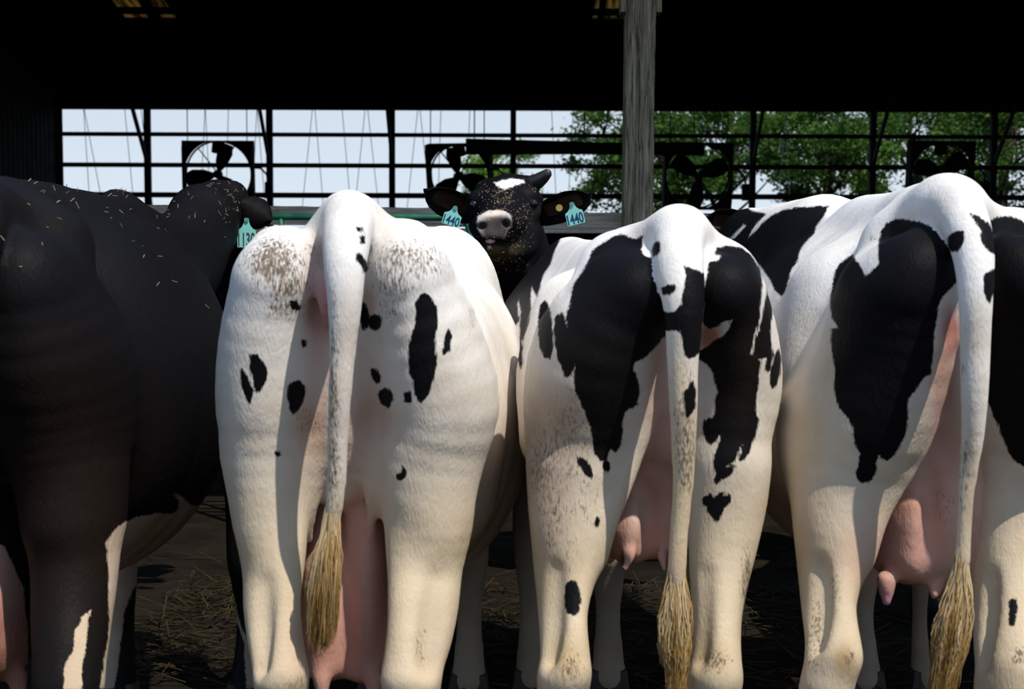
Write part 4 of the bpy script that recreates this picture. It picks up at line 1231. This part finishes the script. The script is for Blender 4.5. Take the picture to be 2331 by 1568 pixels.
bodyD = [
    Z7([(1080, 370), (1110, 325), (1170, 300), (1230, 305), (1300, 320), (1370, 350), (1420, 380), (1450, 410), (1470, 460), (1500, 520), (1530, 600), (1520, 650), (1480, 690), (1430, 740), (1400, 800), (1390, 900), (1380, 1000), (1370, 1100), (1360, 1190), (1310, 1220), (1280, 1270), (1230, 1330), (1225, 1400), (1230, 1450), (1215, 1520)])
    + Z8([(1265, 0), (1250, 60), (1225, 120), (1190, 170), (1160, 205), (1130, 200), (1095, 170), (1085, 210), (1085, 270), (1065, 310), (1040, 335), (1000, 340), (975, 320), (965, 280), (985, 220), (990, 160), (965, 120), (950, 60), (955, 0)])
    + Z7([(920, 1500), (880, 1430), (840, 1390), (815, 1320), (805, 1240), (815, 1170), (800, 1100), (790, 1000), (795, 930), (840, 940), (830, 910), (800, 880), (790, 830), (785, 760), (800, 690), (815, 600), (840, 560), (880, 530), (910, 505), (930, 540), (960, 580), (985, 630), (1010, 625), (1030, 590), (1070, 560), (1060, 500), (1065, 430)]),
    Z7([(770, 228), (745, 280), (700, 340), (690, 380), (640, 430), (610, 470), (590, 540), (555, 590), (540, 650), (520, 720), (500, 740), (470, 710), (440, 650), (380, 560), (300, 480), (290, 425), (315, 405), (360, 370), (400, 320), (450, 280), (520, 250), (600, 235), (690, 230)]),
    Z7([(0, 150), (200, 150), (330, 255), (410, 272), (370, 310), (330, 360), (310, 410), (300, 480), (200, 500), (0, 500)]),
    Z7([(1700, 320), (1740, 290), (1800, 285), (1860, 300), (1899, 320), (2100, 420), (2100, 1568)]) + Z8([(2200, 240), (1963, 235), (1920, 220), (1870, 150), (1845, 90), (1800, 0)]) + Z7([(1780, 1560), (1750, 1480), (1720, 1420), (1690, 1330), (1680, 1200), (1680, 900), (1680, 700), (1680, 500)]),
    Z8([(1875, 1040), (1915, 1030), (1920, 1100), (1900, 1190), (1875, 1190)])]
tailD = [Z7([(1455, 400), (1520, 365), (1550, 370), (1555, 420), (1520, 480), (1480, 490), (1465, 460)]), Z7([(1590, 265), (1640, 290), (1700, 330), (1730, 400), (1740, 500), (1690, 480), (1660, 430), (1645, 390), (1660, 380), (1640, 340), (1610, 300)]), Z7([(1665, 620), (1730, 590), (1730, 700), (1700, 790), (1675, 740)])]
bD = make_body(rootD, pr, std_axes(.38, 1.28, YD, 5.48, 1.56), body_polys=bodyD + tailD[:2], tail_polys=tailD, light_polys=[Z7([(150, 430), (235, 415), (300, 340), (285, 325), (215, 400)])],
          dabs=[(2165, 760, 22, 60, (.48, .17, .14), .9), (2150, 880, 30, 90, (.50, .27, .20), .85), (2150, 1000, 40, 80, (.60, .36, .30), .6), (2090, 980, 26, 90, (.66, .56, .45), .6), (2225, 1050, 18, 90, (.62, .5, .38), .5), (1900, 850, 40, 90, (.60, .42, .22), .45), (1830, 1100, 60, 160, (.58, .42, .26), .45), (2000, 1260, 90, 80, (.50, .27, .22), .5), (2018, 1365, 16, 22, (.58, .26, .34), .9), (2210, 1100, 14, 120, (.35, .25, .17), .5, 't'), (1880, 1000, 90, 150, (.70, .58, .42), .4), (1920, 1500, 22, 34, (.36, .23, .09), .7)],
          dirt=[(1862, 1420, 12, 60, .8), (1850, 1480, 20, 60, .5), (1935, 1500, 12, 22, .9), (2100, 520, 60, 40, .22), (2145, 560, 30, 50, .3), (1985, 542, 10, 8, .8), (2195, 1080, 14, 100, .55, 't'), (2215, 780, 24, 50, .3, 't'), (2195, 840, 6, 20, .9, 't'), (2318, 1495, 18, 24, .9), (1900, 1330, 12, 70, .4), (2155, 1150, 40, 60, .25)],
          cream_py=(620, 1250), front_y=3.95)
switch(rootD, [(2198, 1160, 2.642, 18), (2193, 1230, 2.64, 19), (2188, 1300, 2.637, 23), (2178, 1375, 2.63, 38), (2168, 1430, 2.63, 44), (2160, 1480, 2.63, 40), (2150, 1530, 2.63, 34), (2140, 1590, 2.63, 34), (2130, 1660, 2.63, 24)], 900, 6, rad=.0010, wav=.005)
hooves(rootD, [(P(1882, 1550, 2.73)[0], 2.73), (P(2290, 1550, 2.74)[0], 2.74), (P(1963, 1400, 4.3)[0], 4.27), (P(2110, 1400, 4.3)[0], 4.27)])
ear(rootD, P(1712, 512, 5.06), P(1608, 502, 4.96), .02, .05, .035, (.15, -.95, -.15), prof=[(0, .024), (.25, .044), (.55, .052), (.8, .045), (.95, .026), (1, .008)])
ear(rootD, P(1810, 505, 5.08), P(1880, 520, 5.0), .02, .05, .03, (-.15, -.8, -.6), prof=[(0, .022), (.25, .042), (.55, .052), (.8, .042), (.95, .022), (1, .006)])
ear_tag(rootD, P(1679, 521, 4.95), .062, .085, None, M_INK, yaw=1.15, label='teal tag edge-on under the ear')

# ================================================================== the black cow on the left
YA = 2.70
rootA = empty('cow', (-1.06, YA + .3, 0), 'leftmost cow seen from behind, black all over with white under the belly', 'cow', 'cows lined up at the barn')
xmA = lambda y: -1.04 - (y - 2.7) * .07
pr = []
pr += C((-45, 474, 2.8, 60), (-20, 486, 3.05, 68), (60, 492, 3.4, 66), k=.07)
pr += C((-20, 510, 2.84, 60), (110, 560, 3.0, 80), k=.07) + C((-70, 510, 2.84, 60), (-210, 560, 3.0, 80), k=.07)
pr += C((120, 568, 2.98, 88)) + C((-215, 568, 2.98, 88)) + C((50, 620, 2.78, 90)) + C((-150, 620, 2.78, 90))
pr += C((90, 680, 2.86, 130), (125, 810, 2.92, 165), (150, 950, 2.95, 150), (165, 1080, 2.93, 118), (170, 1170, 2.91, 108), s=S)
pr += C((-180, 680, 2.86, 130), (-215, 810, 2.92, 165), (-240, 950, 2.95, 150), (-245, 1080, 2.93, 118), (-245, 1170, 2.91, 108), s=S)
pr += C((-45, 680, 2.88, 110), (-45, 820, 2.94, 120), (-45, 950, 2.98, 100), k=.05)
pr += C((166, 1100, 2.91, 114), (170, 1200, 2.89, 106), (170, 1310, 2.86, 96), (164, 1400, 2.82, 90), (160, 1480, 2.77, 84), (155, 1560, 2.73, 78), s=(1, 1.2, 1), k=.03, g='leg')
pr += C((-246, 1100, 2.91, 114), (-250, 1200, 2.89, 106), (-250, 1310, 2.86, 92), (-245, 1400, 2.82, 80), (-240, 1480, 2.77, 74), (-235, 1560, 2.73, 66), s=(1, 1.2, 1), k=.03, g='leg')
pr += hind_low(155, 1560, 2.73, 66) + hind_low(-235, 1560, 2.73, 60)
pr += C((-5, 1150, 3.0, 60), (-6, 1300, 2.99, 74), (0, 1420, 2.99, 78), (0, 1470, 3.0, 76), s=(1, 1.8, 1), k=.04, g='udder')
pr += C((-95, 1150, 3.0, 60), (-100, 1300, 2.99, 74), (-100, 1420, 2.99, 78), (-100, 1470, 3.0, 76), s=(1, 1.8, 1), k=.04, g='udder')
pr += C((40, 1540, 2.95, 24), (44, 1590, 2.95, 15), g='teat', k=.02) + C((-70, 1540, 2.95, 24), (-74, 1590, 2.95, 15), g='teat', k=.02)
pr += C((-45, 480, 2.76, 60), (-50, 600, 2.65, 45), (-52, 800, 2.63, 34), (-56, 1000, 2.64, 27), (-62, 1250, 2.65, 19), g='tail', k=.03)
pr += front(YA, xmA, 1.478, .52, .385, [272, 566], 4.15, mul=(.92, 1, .86, .62), shw=.75, neck=[(-1.12, 4.15, 1.24, .17), (-1.09, 4.55, 1.27, .145), (-1.06, 4.85, 1.40, .115)], head=[(-1.06, 4.9, 1.45, .115), (-1.05, 5.04, 1.47, .105), (-1.04, 5.12, 1.40, .105), (-1.03, 5.35, 1.2, .08)])
pr += C((505, 452, 5.05, 42), (530, 445, 5.06, 34), k=.05)     # poll
pr += C((262, 468, 4.2, 34), k=.06)

whA = [Z2([(560, 1080), (545, 1140), (530, 1220), (525, 1330), (505, 1400), (500, 1490), (515, 1575), (385, 1575), (380, 1470), (400, 1400), (440, 1330), (450, 1210), (480, 1180), (490, 1130), (530, 1100)]),
       Z2([(640, 680), (700, 590), (760, 550), (830, 520), (960, 498), (1040, 500), (1075, 480), (1085, 430), (1045, 385), (1065, 375), (1110, 400), (1150, 440), (1195, 455), (1225, 435), (1235, 465), (1200, 520), (1185, 630), (1140, 660), (1080, 710), (1060, 770), (1100, 775), (1190, 735), (1190, 800), (1000, 900), (820, 950), (760, 1100), (700, 1568), (600, 1568), (660, 1200), (650, 800)]),
       [(-200, 1180), (10, 1240), (56, 1340), (66, 1450), (66, 1580), (-200, 1580)],
       Z2([(1380, 1010), (1415, 960), (1440, 1100), (1460, 1170), (1500, 1250), (1535, 1300), (1560, 1568), (1490, 1568), (1480, 1290), (1440, 1180), (1390, 1100)])]
bA = make_body(rootA, pr, std_axes(-1.52, -.58, YA, 5.5, 1.68), all_dark=True, light_polys=whA, dark=(.0065, .006, .007),
          dabs=[(350, 1240, 120, 80, (.50, .36, .22), .8), (20, 1480, 120, 120, (.30, .12, .08), .7), (278, 1280, 30, 90, (.62, .47, .40), .6)],
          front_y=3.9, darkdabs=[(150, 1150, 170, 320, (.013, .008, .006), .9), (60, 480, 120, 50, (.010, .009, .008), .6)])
hooves(rootA, [(P(155, 1550, 2.73)[0], 2.73), (P(-235, 1550, 2.73)[0], 2.73), (P(272, 1400, 4.15)[0], 4.12), (P(566, 1400, 4.15)[0], 4.12)])
ear(rootA, P(545, 462, 5.0), P(618, 505, 5.02), .02, .05, .03, (.3, .8, -.5), prof=[(0, .03), (.25, .055), (.55, .062), (.8, .045), (.95, .02), (1, .005)], inner=False)
ear(rootA, P(470, 472, 5.0), P(405, 520, 5.02), .02, .05, .03, (-.3, .8, -.5), prof=[(0, .03), (.25, .05), (.55, .055), (.8, .045), (.95, .02), (1, .005)], inner=False)
ear_tag(rootA, P(561, 497, 4.93), .064, .1, '1130', M_INK2, yaw=.1, roll=.0, label='teal tag printed 1130')
bits(rootA, surf_points(bA, rootA, [(0, 405, 420, 560), (430, 400, 580, 520), (480, 415, 540, 480), (0, 450, 520, 700), (250, 425, 300, 450)], [26, 20, 20, 16, 14], 8), ln=(.005, .02), th=.0008, seed=4)

# ================================================================== the cow facing us
HD = 5.2
rootF = empty('cow', (.1, 5.75, 0), 'black cow facing us with one bent horn, white forehead and teal tags', 'cow')
pr = []
pr += C((1155, 444, 5.24, 55), s=(1.05, .8, .8), k=.05)                       # forehead
pr += C((1163, 424, 5.30, 36), s=(1.1, .8, .75), k=.05)                       # poll
pr += C((262, 468, 4.2, 34), k=.06)
pr += C((1150, 468, 5.17, 66), (1141, 500, 5.02, 54), (1132, 512, 4.92, 46), s=(1, 1, .95), k=.05)
pr += C((1128, 508, 4.86, 41), s=(1.08, .7, .72), k=.03)                      # nose pad
pr += C((1095, 508, 4.835, 19), k=.02) + C((1156, 503, 4.835, 22), k=.02)     # nostril wings
pr += C((1112, 536, 4.85, 22), (1142, 538, 4.85, 22), s=(1.1, 1, .6), k=.03)  # upper lip
pr += C((1128, 567, 4.875, 25), (1142, 575, 4.95, 30), (1172, 566, 5.2, 46), s=(1.1, 1, .7), k=.035)  # lower jaw
pr += C((1190, 520, 5.18, 40), (1180, 550, 5.1, 30), k=.05) + C((1100, 512, 5.18, 34), (1105, 540, 5.08, 22), k=.05)   # cheeks
pr += C((1086, 452, 5.14, 20), (1078, 460, 5.17, 18), k=.035) + C((1207, 446, 5.14, 22), (1219, 456, 5.17, 18), k=.035)   # brows
pr += C((1085, 480, 5.14, 16), k=.03) + C((1212, 482, 5.14, 18), k=.03)
pr += C((1100, 432, 5.27, 17), k=.05) + C((1208, 424, 5.27, 20), k=.04)
pr += C((1165, 500, 5.42, 64), (1178, 600, 5.55, 84), (1195, 720, 5.65, 120), k=.06)
pr += C((1150, 585, 5.18, 32), (1165, 640, 5.35, 50), k=.05)                   # dewlap
pr += C((.10, 5.75, .98, .24), (.45, 5.95, .93, .30), (.95, 6.05, .90, .33), (1.45, 6.05, .93, .27), s=(1, 1, 1.18), w=True, k=.08)
pr += C((.22, 5.85, 1.17, .12), (.75, 6.0, 1.20, .08), (1.5, 6.05, 1.22, .08), w=True, k=.08)
for (lx, ly) in ((.22, 5.74), (.22, 6.08), (1.42, 5.88), (1.42, 6.22)):
    pr += C((lx, ly, .75, .11), (lx, ly, .45, .06), (lx, ly, .2, .042), (lx, ly, .06, .055), w=True, k=.04)
pr += C((1094, 518, 4.802, 8), (1100, 512, 4.83, 8), g='cut', k=.01) + C((1150, 511, 4.802, 9), (1156, 505, 4.83, 9), g='cut', k=.01)
pr += C((1102, 553, 4.80, 5), (1130, 551, 4.80, 5.5), (1160, 555, 4.87, 5), s=(1, 7, 1), g='cut', k=.01)
axF = (axis_of([(-.25, -.17, .02), (-.17, .14, .0045), (.14, 1.85, .025)]), axis_of([(4.66, 5.32, .006), (5.32, 6.5, .025)]), axis_of([(-.02, 1.22, .022), (1.22, 1.66, .0045)]))
bF = make_body(rootF, pr, axF, all_dark=True, dark=(.0055, .0055, .0075),
          light_polys=[ZF([(985, 265), (1100, 235), (1200, 215), (1330, 235), (1340, 275), (1250, 300), (1160, 335), (1120, 358), (1060, 335), (1020, 310)]),
                       ZF([(870, 600), (930, 575), (1030, 562), (1110, 580), (1190, 625), (1205, 700), (1200, 760), (1150, 800), (1130, 850), (1110, 895), (1050, 890), (980, 885), (920, 900), (850, 860), (800, 780), (790, 690), (810, 640)]),
                       ZF([(910, 960), (970, 965), (975, 1000), (930, 1010)])],
          dabs=[(1128, 520, 42, 44, (.045, .036, .034), .97), (1130, 482, 26, 8, (.74, .62, .54), .95), (1116, 482, 22, 8, (.74, .62, .54), .9), (1095, 515, 9, 9, (.03, .02, .02), .9), (1152, 509, 9, 9, (.03, .02, .02), .9), (1112, 556, 14, 6, (.5, .3, .28), .8)],
          darkdabs=[(1135, 580, 44, 26, (.050, .036, .014), .9), (1210, 490, 22, 26, (.022, .018, .020), .7)])
eyeL, eyeR = P(1079, 466, 5.115), P(1214, 463, 5.11)
for q in (eyeL, eyeR):
    m = MB(); m.ball(q, (.019, .019, .017), 16, 10); m.build('eye', M_EYE, rootF, True)
hp = [P(1196, 428, 5.27), P(1212, 418, 5.26), P(1226, 411, 5.24), P(1238, 402, 5.22), P(1247, 394, 5.2), P(1251, 390, 5.19)]
m = MB(); m.tube(hp, [.036, .033, .028, .023, .017, .007], 14); m.build('horn', M_HORN, rootF, True)
ear(rootF, P(1084, 486, 5.27), P(969, 438, 5.16), .02, .05, .045, (.1, -.9, -.35), prof=[(0, .024), (.15, .045), (.4, .056), (.65, .056), (.85, .042), (.95, .026), (1, .010)])
ear(rootF, P(1222, 490, 5.27), P(1343, 446, 5.16), .02, .05, .045, (-.1, -.9, -.35), prof=[(0, .028), (.15, .045), (.4, .055), (.65, .055), (.85, .042), (.95, .026), (1, .010)])
ear_tag(rootF, P(1037, 471, 5.06), .064, .068, '1440', M_INK, yaw=.1, roll=.30, slant=0.0, label='teal tag printed 1440')
ear_tag(rootF, P(1301, 462, 5.06), .064, .078, '1440', M_INK, yaw=-.15, roll=-.25, slant=0.0, label='teal tag printed 1440')
q = P(1273, 473, 5.075); m = MB(); m.tube([(q[0], q[1], q[2]), (q[0], q[1] + .008, q[2])], .0125, 14); m.build('ear_button', M_BUTTON, rootF)
m = MB(); m.tube([P(1106, 549, 4.84), P(1116, 548, 4.835), P(1126, 549, 4.84)], [.006, .011, .006], 8); m.build('tongue', M_NOSE, rootF, True)
bits(rootF, surf_points(bF, rootF, [(1125, 430, 1170, 465), (1090, 415, 1220, 500), (1090, 480, 1160, 545), (1160, 460, 1215, 560), (1110, 560, 1200, 620)], [120, 130, 45, 90, 60], 12, .001), ln=(.002, .010), th=.0008, seed=7)

# ================================================================== black cow further right, only its back shows
rootE = empty('cow', (1.66, 3.9, 0), 'black cow mostly hidden behind the rightmost cow, only its back showing', 'cow', 'cows lined up at the barn')
xmE = lambda y: 1.64
YE = 3.55
pr = front(YE, xmE, 1.475, .56, .33, [], 5.0, neck=[(1.64, 5.15, 1.22, .17), (1.64, 5.55, 1.0, .13)], head=[(1.64, 5.6, .95, .12), (1.64, 5.75, .68, .08)])
pr += C((1.64, YE + .1, 1.36, .07), (1.64, YE + .5, 1.40, .08), w=True, k=.08)
for s_ in (-1, 1):
    pr += C((1.64 + s_ * .2, YE + .42, 1.33, .08), w=True, k=.08) + C((1.64 + s_ * .13, YE + .1, 1.25, .08), w=True, k=.08)
    pr += C((1.64 + s_ * .15, YE + .28, 1.15, .12), (1.64 + s_ * .17, YE + .3, .9, .12), (1.64 + s_ * .16, YE + .22, .7, .07), (1.64 + s_ * .15, YE + .1, .52, .05), (1.64 + s_ * .15, YE + .14, .3, .038), (1.64 + s_ * .15, YE + .1, .06, .055), s=(1, 1.2, 1), w=True, k=.05)
    pr += C((1.64 + s_ * .14, YE + 1.55, .85, .1), (1.64 + s_ * .14, YE + 1.55, .42, .058), (1.64 + s_ * .14, YE + 1.57, .2, .04), (1.64 + s_ * .14, YE + 1.54, .06, .055), w=True, k=.04)
pr += C((1.64, YE + .1, 1.22, .06), (1.64, YE + .2, 1.0, .09), w=True, k=.06)
pr += C((1.64, YE + .08, 1.39, .05), (1.64, YE - .04, 1.3, .04), (1.64, YE - .06, .9, .026), (1.64, YE - .05, .5, .02), w=True, g='tail', k=.03)
axE = (axis_of([(1.2, 2.08, .016)]), axis_of([(YE - .2, 5.95, .02)]), axis_of([(-.02, 1.6, .016)]))
make_body(rootE, pr, axE, all_dark=True)

# ================================================================== loose straw on the ground
rg = np.random.default_rng(21)
m = MB()
for (x0, x1, y0, y1, n, zz) in ((-1.3, -.35, 4.3, 5.6, 700, .05), (-.4, .5, 4.2, 5.6, 450, .04), (.5, 1.3, 4.2, 5.6, 250, .04), (-2.0, 2.2, 3.4, 6.5, 500, .02)):
    for i in range(n):
        a = rg.uniform(0, math.pi); L = rg.uniform(.05, .2); x, y, z = rg.uniform(x0, x1), rg.uniform(y0, y1), rg.uniform(.004, zz)
        t = rg.normal(0, .16)
        dv = np.array((math.cos(a), math.sin(a) * .6, t)) * L / 2
        p0 = np.array((x, y, z + abs(dv[2])))
        m.bar(p0 - dv, p0 + dv, .004, .0025)
o = m.build('loose_straw', plain('muddy_straw', (0.038, 0.028, 0.013), 0.9, 0, 0.1, 0.5, 20))
tag(o, 'muddy loose straw scattered on the ground under the cows', 'straw', kind='stuff')

for o in bpy.data.objects:
    if '_w' in o: del o['_w']
